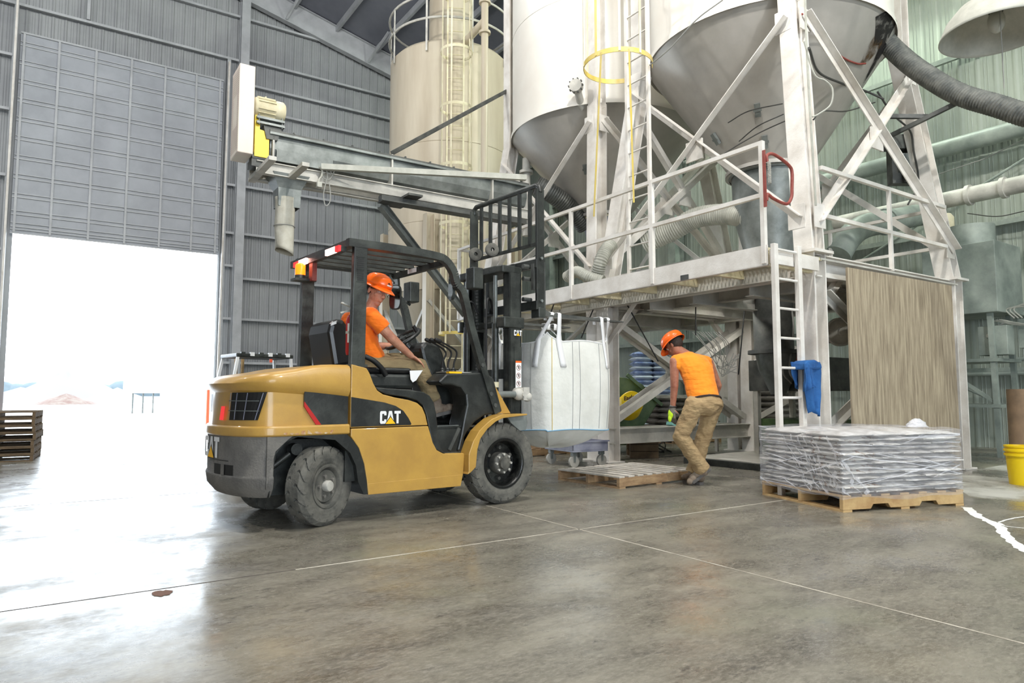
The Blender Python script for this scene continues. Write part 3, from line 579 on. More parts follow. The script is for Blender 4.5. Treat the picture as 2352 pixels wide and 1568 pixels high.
def decal(m, poly, off=.003, mir=1, n=1):
    """polygon in (s, z) wrapped on the flank"""
    V_ = []
    for i, (s, z) in enumerate(poly):
        s2, z2 = poly[(i+1) % len(poly)]
        for k in range(n): t = k/n; x, y = side(s+(s2-s)*t, off); V_.append((x, y*mir, z+(z2-z)*t))
    m.add(V_, [tuple(range(len(V_)))])
def quadwrap(m, q, off, n=8):
    """quad in (s, z) order bl br tr tl"""
    V_ = []
    for i in range(n+1):
        t = i/n
        for a, b in ((q[0], q[1]), (q[3], q[2])): s = a[0]+(b[0]-a[0])*t; z = a[1]+(b[1]-a[1])*t; x, y = side(s, off); V_.append((x, y, z))
    m.add(V_, [(2*i, 2*i+2, 2*i+3, 2*i+1) for i in range(n)])
LET = {'C': [[(0, .12), (.12, 0), (.88, 0), (1, .12), (1, .34), (.66, .34), (.66, .22), (.34, .22), (.34, .5), (0, .5)], [(0, .5), (.34, .5), (.34, .78), (.66, .78), (.66, .66), (1, .66), (1, .88), (.88, 1), (.12, 1), (0, .88)]],
       'A': [[(-.1, 0), (.24, 0), (.5, .78), (.5, 1), (.26, 1)], [(.5, .78), (.76, 0), (1.1, 0), (.74, 1), (.5, 1)], [(.28, .22), (.72, .22), (.66, .40), (.34, .40)]],
       'T': [[(0, .78), (1, .78), (1, 1), (0, 1)], [(.33, 0), (.67, 0), (.67, .78), (.33, .78)]]}
def cat(parent, fn, h, w, gap, names=('letter', 'triangle')):
    """white letters with a yellow triangle; fn(u, v) maps metres on the face to the part's frame"""
    x = 0
    for ch in 'CAT':
        m = MB()
        for poly in LET[ch]: V_ = [fn(x+u*w, v*h, .003) for u, v in poly]; m.add(V_, [tuple(range(len(V_)))])
        m.build('letter', 'white', parent); x += w+gap
    m = MB(); c = w*1.5+gap; V_ = [fn(c-w*.78, -.02*h, .006), fn(c+w*.78, -.02*h, .006), fn(c, .52*h, .006)]; m.add(V_, [(0, 1, 2)]); m.build('triangle', M['trucktri'], parent)
    m = MB(); V_ = [fn(c-w*.9, -.05*h, .0045), fn(c+w*.9, -.05*h, .0045), fn(c, .62*h, .0045)]; m.add(V_, [(0, 1, 2)]); m.build('triangle_outline', 'ink', parent)
M['trucktri'] = mat('logo_yellow', (.98, .74, .08), .5)
# counterweight
m = MB(); front = [(-.42, -.46), (-.42, -.548)]
def cwplan(off, af, w=W_): return plan(off, af, w)
loft(m, [(.235, cwplan(-.06, -.36)), (.30, cwplan(-.005, -.36)), (.375, cwplan(.008, -.36)), (.392, cwplan(-.004, -.36)), (.66, cwplan(0, -.36))])
cw = m.build('counterweight', 'cwgrey', FL_, bevel=.008)
for sg in (-1, 1):
    m = MB(); m.prism([(-.37, .235), (-.345, .42), (-.33, .54), (-.26, .62), (-.15, .66), (-.37, .66)], pz, sg*.53, sg*.25); m.build('arch_liner', 'plastic', FL_)
m = MB(); m.prism([(-.40, .30), (-.37, .44), (-.34, .56), (-.25, .64), (-.22, .66), (-.40, .66)], pz, -.552, -.5); m.build('cheek', 'cwgrey', cw)
m = MB(); quadwrap(m, [(-.95, .385), (-.665, .385), (-.665, .458), (-.95, .458)], .002); m.build('light_recess', 'ink', cw)
m = MB(); quadwrap(m, [(-.82, .385), (-.77, .385), (-.77, .458), (-.82, .458)], .006, 2); m.build('recess_post', 'cwgrey', cw)
m = MB(); quadwrap(m, [(-1.1, .482), (-.72, .482), (-.72, .489), (-1.1, .489)], .004); m.build('groove', 'plastic', cw)
cat(cw, lambda u, v, o: (lambda p: (p[0], p[1], .497+v))(side(-1.20+u, o)), .15, .10, .018)
# belt, rear body with grille, hood
m = MB(); loft(m, [(.66, plan(.006)), (.668, plan(.016)), (.722, plan(.016)), (.733, plan(.004))]); belt = m.build('belt', 'yellow', FL_, bevel=.004)
m = MB()
for k in range(9): s = -.30+.045*k+random.uniform(-.01, .01); decal(m, [(s, .668+random.uniform(0, .01)), (s+random.uniform(.01, .05), .668), (s+.03, .668+random.uniform(.01, .03)), (s+.005, .668+random.uniform(.01, .035))], .0185)
m.build('scuff', mat('rusty_scuff', (.66, .42, .22), .8, 0, (.78, .72, .6), 20, .5), belt)
m = MB(); loft(m, [(.733, plan(-.02)), (.99, plan(-.035))]); rb_ = m.build('rear_body', 'yellow', FL_)
m = MB(); quadwrap(m, [(-.76, .772), (-.47, .776), (-.405, .972), (-.735, .968)], -.016, 10); gr = m.build('grille', 'ink', FL_)
for s0, s1 in ((-.68, -.655), (-.585, -.555), (-.75, -.73), (-.485, -.43)): m = MB(); quadwrap(m, [(s0-.004, .778), (s0+.004, .778), (s1+.004, .966), (s1-.004, .966)], -.004, 2); m.build('fin', 'bluegrey', gr)
for z in (.84, .91): m = MB(); quadwrap(m, [(-.75, z-.003), (-.46, z-.003), (-.46, z+.003), (-.75, z+.003)], -.003, 8); m.build('crossbar', 'galv', gr)
m = MB(); quadwrap(m, [(-.90, .77), (-.83, .77), (-.81, .87), (-.87, .87)], -.008, 3); m.build('tail_light', 'redlens', FL_)
def zt(o):
    K = [(-.72, 1.055), (-.59, 1.07), (-.50, 1.092), (-.40, 1.108), (-.22, 1.135), (-.08, 1.165), (.03, 1.178), (.3, 1.18)]
    def f(x):
        for (x0, a), (x1, b) in zip(K, K[1:]):
            if x <= x1: t = max(0, (x-x0)/(x1-x0)); return a+(b-a)*t+o
        return K[-1][1]+o
    return f
def zb(x): return 1.0 if x < -.35 else (1.0-.045*(x+.35)/.55)
m = MB(); H0 = []
def dense(P):
    out = []
    for i in range(len(P)-1):
        n_ = 8 if abs(P[i][0]-P[i+1][0]) > .3 else 1
        for k in range(n_): t = k/n_; out.append((P[i][0]+(P[i+1][0]-P[i][0])*t, P[i][1]+(P[i+1][1]-P[i][1])*t))
    return out+[P[-1]]
dp = lambda off: dense(plan(off))
loft(m, [(lambda x: zb(x)-.03, dp(-.035)), (lambda x: zb(x)+.0, dp(-.005)), (lambda x: zb(x)+.035, dp(.012)), (zt(-.035), dp(.008)), (zt(-.012), dp(-.012)), (zt(0), dp(-.05))]); hood = m.build('hood', 'yellow', FL_)
# flank between belt and hood: black inlay and stripe
def flank(poly, col, name, off=.0, par=None, thick=.012):
    m = MB(); m.prism(poly, pz, -W_-off, -W_-off+thick); return m.build(name, col, par or FL_)
flank([(-.136, .978), (.205, .94), (.205, .735), (-.005, .735), (-.136, .90)], 'plastic', 'inlay_panel', -.012)
flank([(-.136, .905), (-.136, .868), (-.045, .735), (-.005, .735)], 'red', 'red_stripe', -.010)
# cab side panel (in front of the gap) with logo, and lower skirt
P_side = [(.219, 1.183), (.345, 1.156), (.37, 1.12), (.405, 1.04), (.44, .985), (.49, .955), (.60, .93), (.72, .91), (.80, .885), (.845, .85), (.875, .79), (.898, .705), (.219, .705)]
for sg in (-1, 1):
    m = MB(); m.prism(P_side, pz, sg*.555, sg*.50); sp = m.build('side_panel', 'yellow', FL_, bevel=.006)
    if sg < 0:
        m = MB(); m.prism([(.222, .936), (.36, .915), (.50, .893), (.60, .865), (.67, .825), (.715, .77), (.744, .722), (.738, .712), (.222, .712)], pz, -.557, -.552); il = m.build('inlay_panel', 'plastic', FL_)
        cat(il, lambda u, v, o: (.462+u, -.557-o, .728+v), .098, .056, .007)
    P_sk = [(.222, .698), (.90, .698), (.945, .565), (.985, .50), (1.05, .468), (1.25, .462), (1.262, .448), (1.25, .30), (1.222, .19), (.372, .196), (.36, .30), (.335, .43), (.29, .55), (.222, .64)]
    m = MB(); m.prism(P_sk, pz, sg*.56, sg*.50); sk = m.build('skirt', 'yellow', FL_, bevel=.006)
    m = MB(); m.prism([(.369, .28), (1.245, .285), (1.222, .19), (.372, .196)], pz, sg*.5615, sg*.54); m.build('lower_flange', M['yellow'], sk, bevel=.003)
    m = MB(); m.prism([(.19, .66), (.29, .57), (.34, .44), (.362, .30), (.372, .20), (.34, .20), (.29, .30), (.27, .42), (.22, .52), (.10, .62), (-.2, .655), (-.2, .66)], pz, sg*.555, sg*.2); m.build('arch_liner', 'plastic', FL_)
m = MB(); m.span((.205, -.50, .3), (1.28, .50, .66)); m.span((-.4, -.3, .22), (.3, .3, .62)); m.span((1.2, -.33, .2), (1.75, .33, .62)); m.build('chassis', 'plastic', FL_)
m = MB(); m.span((.215, -.5, .6), (.4, .5, 1.15)); m.span((.2, -.5, .6), (.93, .5, .93)); m.build('engine_cover', 'plastic', FL_, bevel=.02)
# black step cover over the flank
cov = [(.43, 1.01), (.60, 1.0), (.72, .992), (.86, .975), (.92, .945), (.96, .89), (.985, .80), (.998, .70), (1.0, .60), (1.04, .50), (1.08, .466), (1.05, .47), (.985, .505), (.94, .585), (.91, .70), (.888, .79), (.855, .865), (.80, .905), (.70, .932), (.52, .955), (.45, .985)]
for sg in (-1, 1): m = MB(); m.prism(cov, pz, sg*.548, sg*.3); m.build('step_cover', 'plastic', FL_, bevel=.008)
m = MB(); m.span((.93, -.50, .46), (1.30, -.22, .475)); m.span((.93, .22, .46), (1.30, .5, .475)); m.build('step', 'galv', FL_, bevel=.004)
m = MB(); m.span((.9, -.5, .675), (1.45, .5, .69)); m.build('floor_plate', 'plastic', FL_)
m = MB(); m.span((1.0, -.50, .678), (1.24, -.47, .695)); m.build('floor_edge', 'galv', FL_)
m = MB(); m.span((.985, -.49, .47), (1.3, -.46, .68)); m.build('step_riser', 'plastic', FL_)
m = MB(); m.beam((1.14, -.505, .49), (1.24, -.505, .67), .015, .03); m.build('riser_rib', 'dark_steel', FL_)
# front side cowl (black) with curved opening
cowl = [(1.02, 1.062), (1.10, 1.13), (1.30, 1.14), (1.50, 1.15), (1.60, 1.10), (1.70, .80), (1.62, .785), (1.50, .77), (1.40, .72), (1.32, .64), (1.27, .56), (1.245, .47), (1.215, .48), (1.25, .60), (1.28, .74), (1.31, .86), (1.30, .95), (1.25, 1.01), (1.16, 1.035), (1.06, 1.035)]
m = MB(); m.prism(cowl, pz, -.52, -.30); m.build('front_cowl', 'plastic', FL_, bevel=.02)
m = MB(); m.prism(cowl, pz, .52, .30); m.build('front_cowl', 'plastic', FL_, bevel=.02)
m = MB(); m.prism([(1.38, .68), (1.46, 1.12), (1.60, 1.10), (1.62, .68)], pz, -.32, .32); m.build('front_bulkhead', 'plastic', FL_, bevel=.02)
m = MB(); m.span((1.13, -.46, 1.142), (1.40, -.31, 1.148)); m.build('control_plate', 'grey_steel', FL_)
m = MB(); m.span((1.13, -.515, 1.132), (1.26, -.47, 1.148)); m.build('warning_strip', 'trucktri', FL_)
# instrument cowl and steering
m = MB(); m.prism([(1.05, 1.36), (1.10, 1.42), (1.24, 1.41), (1.29, 1.33), (1.36, 1.12), (1.42, .80), (1.30, .72), (1.22, .85), (1.16, 1.10), (1.08, 1.26)], pz, -.18, .20); m.build('instrument_cowl', 'plastic', FL_, bevel=.03)
sc = Vector((1.02, .08, 1.455)); sn = Vector((-.55, 0, .83)).normalized()
m = MB(); m.tube([sc+sn.orthogonal().normalized()*.17*cos(t)+sn.cross(sn.orthogonal().normalized())*.17*sin(t) for t in [2*pi*k/32 for k in range(32)]], .016, 8, closed=True); sw = m.build('steering_wheel', 'plastic', FL_)
m = MB(); m.cyl(sc-sn*.03, sc+sn*.015, .04, 14); u0 = sn.orthogonal().normalized(); u1 = sn.cross(u0)
for t in (.4, 2.5, 4.6): m.beam(sc, sc+(u0*cos(t)+u1*sin(t))*.16, .03, .012, sn)
m.build('spokes', 'plastic', sw)
m = MB(); m.cyl(sc+u1*-.15+sn*.01, sc+u1*-.15+sn*.07, .018, 10); m.build('spinner_knob', 'ink', sw)
m = MB(); m.tube([sc-sn*.02, (1.12, .04, 1.32), (1.22, .02, 1.1), (1.30, 0, .8)], [.03, .04, .05, .06], 12); m.build('steering_column', 'plastic', FL_)
for i in range(3):
    ox = i*.038; b = -.30-.03*i; m = MB()
    m.tube(curve([(1.20+ox, b, 1.14), (1.20+ox*1.1, b, 1.23), (1.235+ox, b, 1.30), (1.215+ox, b, 1.345), (1.12+ox*.8, b, 1.395), (1.05+ox*.8, b, 1.42)], 5), .0085, 8); lv = m.build('hydraulic_lever', 'ink', FL_)
    m = MB(); m.cap((1.075+ox*.8, b, 1.412), (1.035+ox*.8, b, 1.425), .017); m.build('lever_knob', 'ink', lv)
    m = MB(); m.lathe([(.032, 0), (.022, .01), (.028, .014), (.018, .026), (.023, .03), (.010, .045)], (1.20+ox, b, 1.142), n=14); m.build('lever_boot', 'plastic', lv)
# seat
m = MB(); m.span((.43, -.24, 1.00), (.96, .26, 1.13)); m.build('seat_base', 'plastic', FL_, bevel=.03)
m = MB(); m.span((.42, -.24, 1.13), (.93, .26, 1.18)); seat = m.build('seat_cushion', 'vinyl', FL_, bevel=.02)
m = MB(); m.prism([(.245, 1.16), (.19, 1.45), (.205, 1.52), (.26, 1.565), (.32, 1.555), (.37, 1.50), (.43, 1.2)], pz, -.20, .24); m.build('seat_back', 'vinyl', FL_, bevel=.035)
m = MB(); m.span((.206, -.13, 1.49), (.21, -.02, 1.515)) if 0 else m.add([(.2, -.205, 1.50), (.25, -.205, 1.52), (.25, -.205, 1.545), (.21, -.205, 1.525)], [(0, 1, 2, 3)]); m.build('seat_tag', 'white', seat)
m = MB(); m.tube(curve([fk(838, 818, -.26), fk(858, 828, -.28), fk(876, 845, -.28), fk(886, 862, -.27)], 6), .022, 10); m.build('hip_restraint', 'ink', FL_)
# document hanging on the seat
m = MB(); m.add([fk(941, 851, -.27), fk(971, 850, -.27), fk(956, 873, -.275), fk(948, 878, -.275), fk(943, 871, -.275)], [(0, 1, 2, 3, 4)]); m.build('paper_tag', 'white', FL_, solid=.001)
# overhead guard
gd = MB
def post(sg):
    m = MB(); m.prism([(.222, 1.17), (.342, 1.17), (.35, 2.10), (.238, 2.10)], pz, sg*.535, sg*.485); p = m.build('guard_post', 'black_paint', FL_, bevel=.006)
    if sg < 0:
        for z0 in (2.005, 1.905):
            for k in range(5): m = MB(); z = z0-.0165*k; m.prism([(.262, z), (.315, z+.003), (.315, z-.006), (.262, z-.009)], pz, -.537, -.53); m.build('vent_slot', 'ink', p)
            m = MB(); m.prism([(.256, z0+.012), (.322, z0+.014), (.322, z0+.009), (.256, z0+.007)], pz, -.539, -.53); m.prism([(.256, z0-.08), (.322, z0-.078), (.322, z0-.083), (.256, z0-.085)], pz, -.539, -.53); m.build('vent_frame', 'black_paint', p)
        m = MB(); m.span((.21, -.54, 1.165), (.36, -.48, 1.185)); m.build('post_foot', 'black_paint', p)
post(-1); post(1)
for sg in (-1, 1):
    c0 = curve([(.19, 0, 2.12), (.6, 0, 2.125), (.98, 0, 2.115), (1.09, 0, 2.085), (1.165, 0, 2.0), (1.20, 0, 1.90), (1.27, 0, 1.82), (1.36, 0, 1.52), (1.49, 0, 1.15), (1.63, 0, .79)], 6); m = MB()
    for i in range(len(c0)-1): m.beam(c0[i]+Vector((0, sg*.51, 0)), c0[i+1]+Vector((0, sg*.51, 0)), .055, .062, (0, 0, 1) if c0[i].x < 1.0 else (.9, 0, .4))
    fp_ = m.build('side_rail', 'black_paint', FL_)
    for q in ((1.46, 1.21), (1.555, .96), (1.60, .86)): m = MB(); m.cyl((q[0], sg*.535, q[1]), (q[0], sg*.548, q[1]), .018, 12); m.build('bolt', 'dark_steel', fp_)
for i in range(6): b = -.42+.168*i; m = MB(); m.span((.24, b-.022, 2.105), (1.12, b+.022, 2.135)); m.build('roof_bar', 'black_paint', FL_)
m = MB(); m.span((1.09, -.50, 2.055), (1.135, .50, 2.105)); fb = m.build('front_crossbar', 'black_paint', FL_)
m = MB(); m.span((1.086, -.03, 2.06), (1.089, .12, 2.10)); m.build('plate_label', 'white', fb)
m = MB(); m.span((.20, -.53, 2.09), (.26, .53, 2.15)); m.build('rear_crossbar', 'black_paint', FL_)
# rear lamps under the crossbar
lb = MB(); lb.span((.155, -.47, 2.055), (.20, .47, 2.095)); lbar = lb.build('lamp_bar', 'black_paint', FL_)
for y0, y1, c in ((-.47, -.40, 'redlens'), (-.40, -.22, 'sparkle'), (.17, .33, 'sparkle'), (.33, .45, 'redlens')): m = MB(); m.span((.135, y0, 2.055), (.156, y1, 2.10)); m.build('lamp', c, lbar)
bc = Vector((.11, .22, 1.925)); m = MB(); m.lathe([(.045, 0), (.045, .03), (.043, .03)], bc, n=20); m.span(bc+Vector((-.06, -.06, -.02)), bc+Vector((.12, .06, 0))); be = m.build('beacon', 'black_paint', FL_)
m = MB(); m.lathe([(.042, .03), (.042, .115), (.03, .13), (0, .135)], bc, n=20); m.build('beacon_lens', 'amber', be)
m = MB(); m.span(bc+Vector((.06, -.11, -.02)), bc+Vector((.10, -.04, .14))); m.build('side_marker', 'brickred', be)
m = MB(); m.span((.16, .45, 2.07), (.24, .58, 2.13)); m.build('bar_end', 'black_paint', lbar)
# mirrors
def mirror(c, w, h, n_, lab=None):
    n_ = Vector(n_).normalized(); u = Vector((0, 0, 1)); x = u.cross(n_).normalized(); u = n_.cross(x); c = Vector(c)
    pts = [(cos(t), sin(t)) for t in [2*pi*k/28 for k in range(28)]]; sq = lambda v: (abs(v)**.55)*(1 if v >= 0 else -1)
    m = MB(); m.prism([(sq(a)*w/2, sq(b)*h/2) for a, b in pts], lambda p, q, r: c+x*p+u*q-n_*r, 0, .025); k = m.build('mirror', 'black_paint', FL_)
    m = MB(); m.prism([(sq(a)*w*.46, sq(b)*h*.46) for a, b in pts], lambda p, q, r: c+x*p+u*q+n_*r, 0, .003); m.build('mirror_glass', 'lens', k); return k
mirror(fk(907, 682, .28), .115, .235, (-.75, -.55, .05)); mirror(fk(1035, 656, -.42), .09, .245, (-1, .15, .02)); mirror(fk(904, 650, .45), .12, .2, (-.9, -.3, -.1))
m = MB(); m.tube([fk(905, 650, .3), fk(895, 633, .4), fk(925, 628, .5)], .01, 6); m.build('mirror_arm', 'black_paint', FL_); m = MB(); m.tube([fk(1041, 655, -.42), fk(1060, 668, -.48)], .01, 6); m.build('mirror_arm', 'black_paint', FL_)
# work lamps
def worklamp(c, w, h, d, par=FL_): m = MB(); m.span(Vector(c)-Vector((d/2, w/2, h/2)), Vector(c)+Vector((d/2, w/2, h/2))); k = m.build('work_lamp', 'black_paint', par, bevel=.01); return k
worklamp(fk(945, 672, .50), .13, .20, .11); worklamp(fk(1090, 640, -.46), .12, .19, .11)
m = MB(); m.tube([fk(942, 700, .50), fk(930, 692, .5), fk(925, 700, .5)], .014, 8); m.build('lamp_bracket', 'black_paint', FL_)
# fender
fi = [(1.895, .782), (1.605, .780), (1.50, .745), (1.43, .70), (1.36, .645), (1.30, .56), (1.262, .47), (1.255, .45), (1.255, .31), (1.245, .29)]
fo = [(1.27, .30), (1.33, .345), (1.345, .49), (1.375, .58), (1.45, .66), (1.54, .72), (1.62, .748), (1.80, .762), (1.895, .768)]
for sg in (-1, 1):
    m = MB(); m.prism(fi+fo, pz, sg*.63, sg*.50); fd = m.build('fender', 'yellow', FL_, bevel=.005)
    m = MB(); m.prism([(1.60, 1.06), (1.615, 1.05), (1.805, .785), (1.63, .782)], pz, sg*.50, sg*.47); m.build('fender_gusset', 'yellow', fd)
    m = MB(); m.prism([(1.70, .76), (1.93, .76), (1.94, .70), (1.92, .635), (1.85, .63), (1.75, .70)], pz, sg*.58, sg*.56); m.build('guard_plate', 'galv', fd)
    m = MB(); m.cyl((1.62, sg*.46, .955), (2.02, sg*.46, .955), .03, 14); tl = m.build('tilt_cylinder', 'galv', FL_)
    m = MB(); m.cyl((1.98, sg*.49, .965), (1.98, sg*.36, .965), .055, 14); m.ball((1.93, sg*.46, .955), .055); m.span((1.96, sg*.5, .90), (2.03, sg*.42, 1.02)); m.cyl((1.95, sg*.52, .955), (1.95, sg*.40, .955), .02, 10); m.ball((2.03, sg*.47, .93), .045); m.build('trunnion', 'grey_steel', tl)
# wheels
def wheel(c, r, w, rr, steer, name, front):
    w_ = empty(name, c, steer); w_.parent = FL_
    NA, NL = 576, 35; vs = []; fs = []; N = 24 if front else 18
    prof = [(-.5, rr+.0)]; lat = [-.5+i/(NL-1) for i in range(NL)]
    for k in range(NA):
        t = 2*pi*k/NA; ring = [(-.40*w, rr-.005), (-.47*w, rr+.02), (-.5*w, rr+(r-rr)*.35), (-.5*w, rr+(r-rr)*.62)]
        for l in lat:
            ph = (N*k/NA+(.5 if l > 0 else 0)+.45*sin(abs(l)*8)) % 1; g = ph < .16 and abs(l) > .09
            sh = r-.030*max(0, abs(l)-.34)/.16*1.0-(.020 if g else 0); ring.append((l*w*.98, sh))
        ring += [(.5*w, rr+(r-rr)*.62), (.5*w, rr+(r-rr)*.35), (.47*w, rr+.02), (.40*w, rr-.005)]
        for y, q in ring: vs.append((q*cos(t), y, q*sin(t)))
    R_ = len(ring)
    for k in range(NA):
        for i in range(R_-1): a = k*R_+i; b = ((k+1) % NA)*R_+i; fs.append((a, b, b+1, a+1))
    m = MB(); m.add(vs, fs, False); ty = m.build('tyre', 'rubber', w_)
    s = -1
    m = MB(); dp_ = .03 if not front else .11
    m.lathe([(rr+.005, s*w*.42), (rr+.004, s*w*.47), (rr-.012, s*w*.475), (rr-.022, s*w*.44), (rr-.03, s*(w*.5-.05)), (rr-.04, s*(w*.5-dp_)), (.0, s*(w*.5-dp_-.005))], (0, 0, 0), (0, 1, 0), 48)
    m.lathe([(rr+.005, -s*w*.42), (rr-.012, -s*w*.475), (rr-.03, -s*(w*.5-.05)), (0, -s*(w*.5-.06))], (0, 0, 0), (0, 1, 0), 40)
    m.build('rim', 'rubber' if not front else M['rimblack'], w_)
    y0 = s*(w*.5-dp_)
    if front:
        m = MB(); m.lathe([(.095, y0), (.095, y0+s*.07), (.08, y0+s*.085), (.055, y0+s*.085), (.05, y0+s*.11), (.0, y0+s*.112)], (0, 0, 0), (0, 1, 0), 24); m.build('hub', M['hubgrey'], w_)
        for k in range(8): a = 2*pi*k/8; m = MB(); m.cyl((.078*cos(a), y0+s*.07, .078*sin(a)), (.078*cos(a), y0+s*.10, .078*sin(a)), .011, 6); m.build('hub_bolt', 'grey_steel', w_)
        for k in range(6): a = 2*pi*k/6+.5; m = MB(); m.cyl((.135*cos(a), y0, .135*sin(a)), (.135*cos(a), y0+s*.03, .135*sin(a)), .017, 6); m.build('wheel_nut', M['hubgrey'], w_)
    else:
        m = MB(); m.lathe([(rr-.05, y0-.0), (rr-.055, y0+s*-.01), (.04, y0+s*-.012)], (0, 0, 0), (0, 1, 0), 32); m.build('disc', 'plastic', w_)
        m = MB(); m.lathe([(.04, y0), (.042, y0+s*.035), (.036, y0+s*.045), (0, y0+s*.047)], (0, 0, 0), (0, 1, 0), 20); m.build('hub', 'grey_steel', w_)
        for k in range(5): a = 2*pi*k/5+.6; m = MB(); m.cyl((.075*cos(a), y0, .075*sin(a)), (.075*cos(a), y0+s*.02, .075*sin(a)), .013, 6); m.build('wheel_nut', 'cwgrey', w_)
    return w_
M['rimblack'] = mat('wet_black_rim', (.06, .065, .065), .3, 0, (.30, .31, .29), 5, .4, .2, 40, lo=.5, hi=.75); M['hubgrey'] = mat('dusty_hub', (.22, .22, .21), .55, 0, (.42, .41, .38), 8, .5)
wheel((1.68, -.475, .351), .351, .215, .215, 0, 'front_wheel', True); wheel((1.68, .475, .351), .351, .215, .215, pi, 'front_wheel', True)
wheel((0.02, -.475, .287), .287, .175, .155, radians(25), 'rear_wheel', False); wheel((-.02, .475, .287), .287, .175, .155, pi+radians(25), 'rear_wheel', False)
m = MB(); m.cyl((.0, -.4, .29), (0, .4, .29), .05, 12); m.span((-.12, -.35, .26), (.1, .35, .36)); m.build('steer_axle', 'plastic', FL_)
a = fk(605, 1088, -.45); b = fk(665, 1042, -.45); c = fk(678, 1031, -.45)
m = MB(); m.cyl(a, b, .02, 12); m.cyl(a+(b-a)*.0, a+(b-a)*.12, .024, 12); m.cyl(c+Vector((0, -.03, 0)), c+Vector((0, .05, 0)), .042, 18); m.build('lift_strut', 'plastic', FL_)
# mast
MA = 1.995
def rail_(a, b, z0, z1, w=.075, d=.15, name='mast_channel'):
    m = MB(); sg = -1 if b < 0 else 1
    m.span((a-d/2, b+sg*(w/2-.015), z0), (a+d/2, b+sg*w/2, z1)); m.span((a-d/2, b-w/2, z0), (a-d/2+.02, b+w/2, z1)); m.span((a+d/2-.02, b-w/2, z0), (a+d/2, b+w/2, z1)); return m.build(name, 'black_paint', FL_, bevel=.003)
for sg in (-1, 1):
    r1 = rail_(MA-.03, sg*.335, .25, 2.10); rail_(MA+.0, sg*.262, .30, 2.11, .06, .13, 'inner_channel')
    m = MB(); m.cyl((MA-.16, sg*.235, .35), (MA-.16, sg*.235, 1.62), .032, 14); cy = m.build('lift_cylinder', 'black_paint', FL_)
    m = MB(); m.cyl((MA-.16, sg*.235, 1.6), (MA-.16, sg*.235, 2.08), .02, 12); m.build('piston_rod', 'galv', cy)
    m = MB(); m.cyl((MA-.16, sg*.235, 1.02), (MA-.16, sg*.235, 1.07), .036, 14); m.build('collar', 'cream_steel', cy)
    m = MB()
    for k in range(44): z = .55+.034*k; m.span((MA-.10, sg*.155-.012, z), (MA-.085, sg*.155+.012, z+.024))
    m.build('chain', 'dark_steel', FL_)
    m = MB(); m.tube(curve([(MA-.2, sg*.17, .5), (MA-.22, sg*.17, 1.3), (MA-.21, sg*.165, 1.8), (MA-.15, sg*.14, 1.86), (MA-.10, sg*.12, 1.75)], 6), .012, 8); m.build('hydraulic_hose', 'ink', FL_)
m = MB(); P2 = [(-.18, -.37), (-.04, -.375), (.07, -.35), (.09, -.3), (.09, .3), (.07, .35), (-.04, .375), (-.18, .37), (-.20, .3), (-.20, -.3)]
m.prism(P2, lambda u, v, w: (MA+u, v, w), 2.095, 2.165); m.build('mast_top_plate', 'black_paint', FL_, bevel=.01)
m = MB(); P3 = [(-.20, -.30), (-.17, -.385), (.075, -.385), (.075, -.2), (-.05, -.2), (-.05, -.30)]; m.prism(P3, lambda u, v, w: (MA+u, v, w), 1.575, 1.68); m.prism(P3, lambda u, v, w: (MA+u, -v, w), 1.575, 1.68); m.span((MA-.05, -.3, 1.60), (MA-.02, .3, 1.66)); m.build('mast_crosstie', 'black_paint', FL_, bevel=.01)
for z in (.6, 1.1): m = MB(); m.span((MA-.1, -.33, z), (MA-.08, .33, z+.09)); m.build('mast_crosstie', 'black_paint', FL_)
m = MB(); m.span((MA-.07, -.33, 1.92), (MA-.04, -.1, 1.99)); m.span((MA-.075, -.22, 1.935), (MA-.07, -.18, 1.975)); m.build('inner_crosstie', 'black_paint', FL_)
m = MB(); m.span((MA-.045, -.3765, .95), (MA+.045, -.3735, 1.40)); mp_ = m.build('mast_face', 'black_paint', FL_)
cat(mp_, lambda u, v, o: (1.945+u, -.3765-o, 1.505+v), .052, .029, .004)
M['label'] = mat('white_label', (.93, .93, .92), .4); M['labor'] = mat('orange_label_head', (.93, .42, .15), .4)
m = MB(); m.span((1.965, -.3785, 1.015), (2.035, -.3765, 1.25)); wl = m.build('warning_label', 'label', FL_)
m = MB(); m.span((1.965, -.3790, 1.25), (2.035, -.3765, 1.268)); m.build('label_head', 'labor', wl)
for z in (1.205, 1.13, 1.055):
    m = MB(); m.tube([(2.0+.024*cos(t), -.3795, z+.024*sin(t)) for t in [2*pi*k/20 for k in range(20)]], .0022, 5, closed=True); m.beam((1.983, -.3795, z+.017), (2.017, -.3795, z-.017), .002, .003); m.build('no_symbol', 'brickred', wl)
    m = MB(); m.ball((2.0, -.3795, z+.010), (.006, .001, .006), 8, 6); m.span((1.996, -.380, z-.012), (2.004, -.379, z+.006)); m.beam((2.004, -.3795, z), (2.017, -.3795, z+.01), .001, .003); m.build('figure_symbol', 'ink', wl)
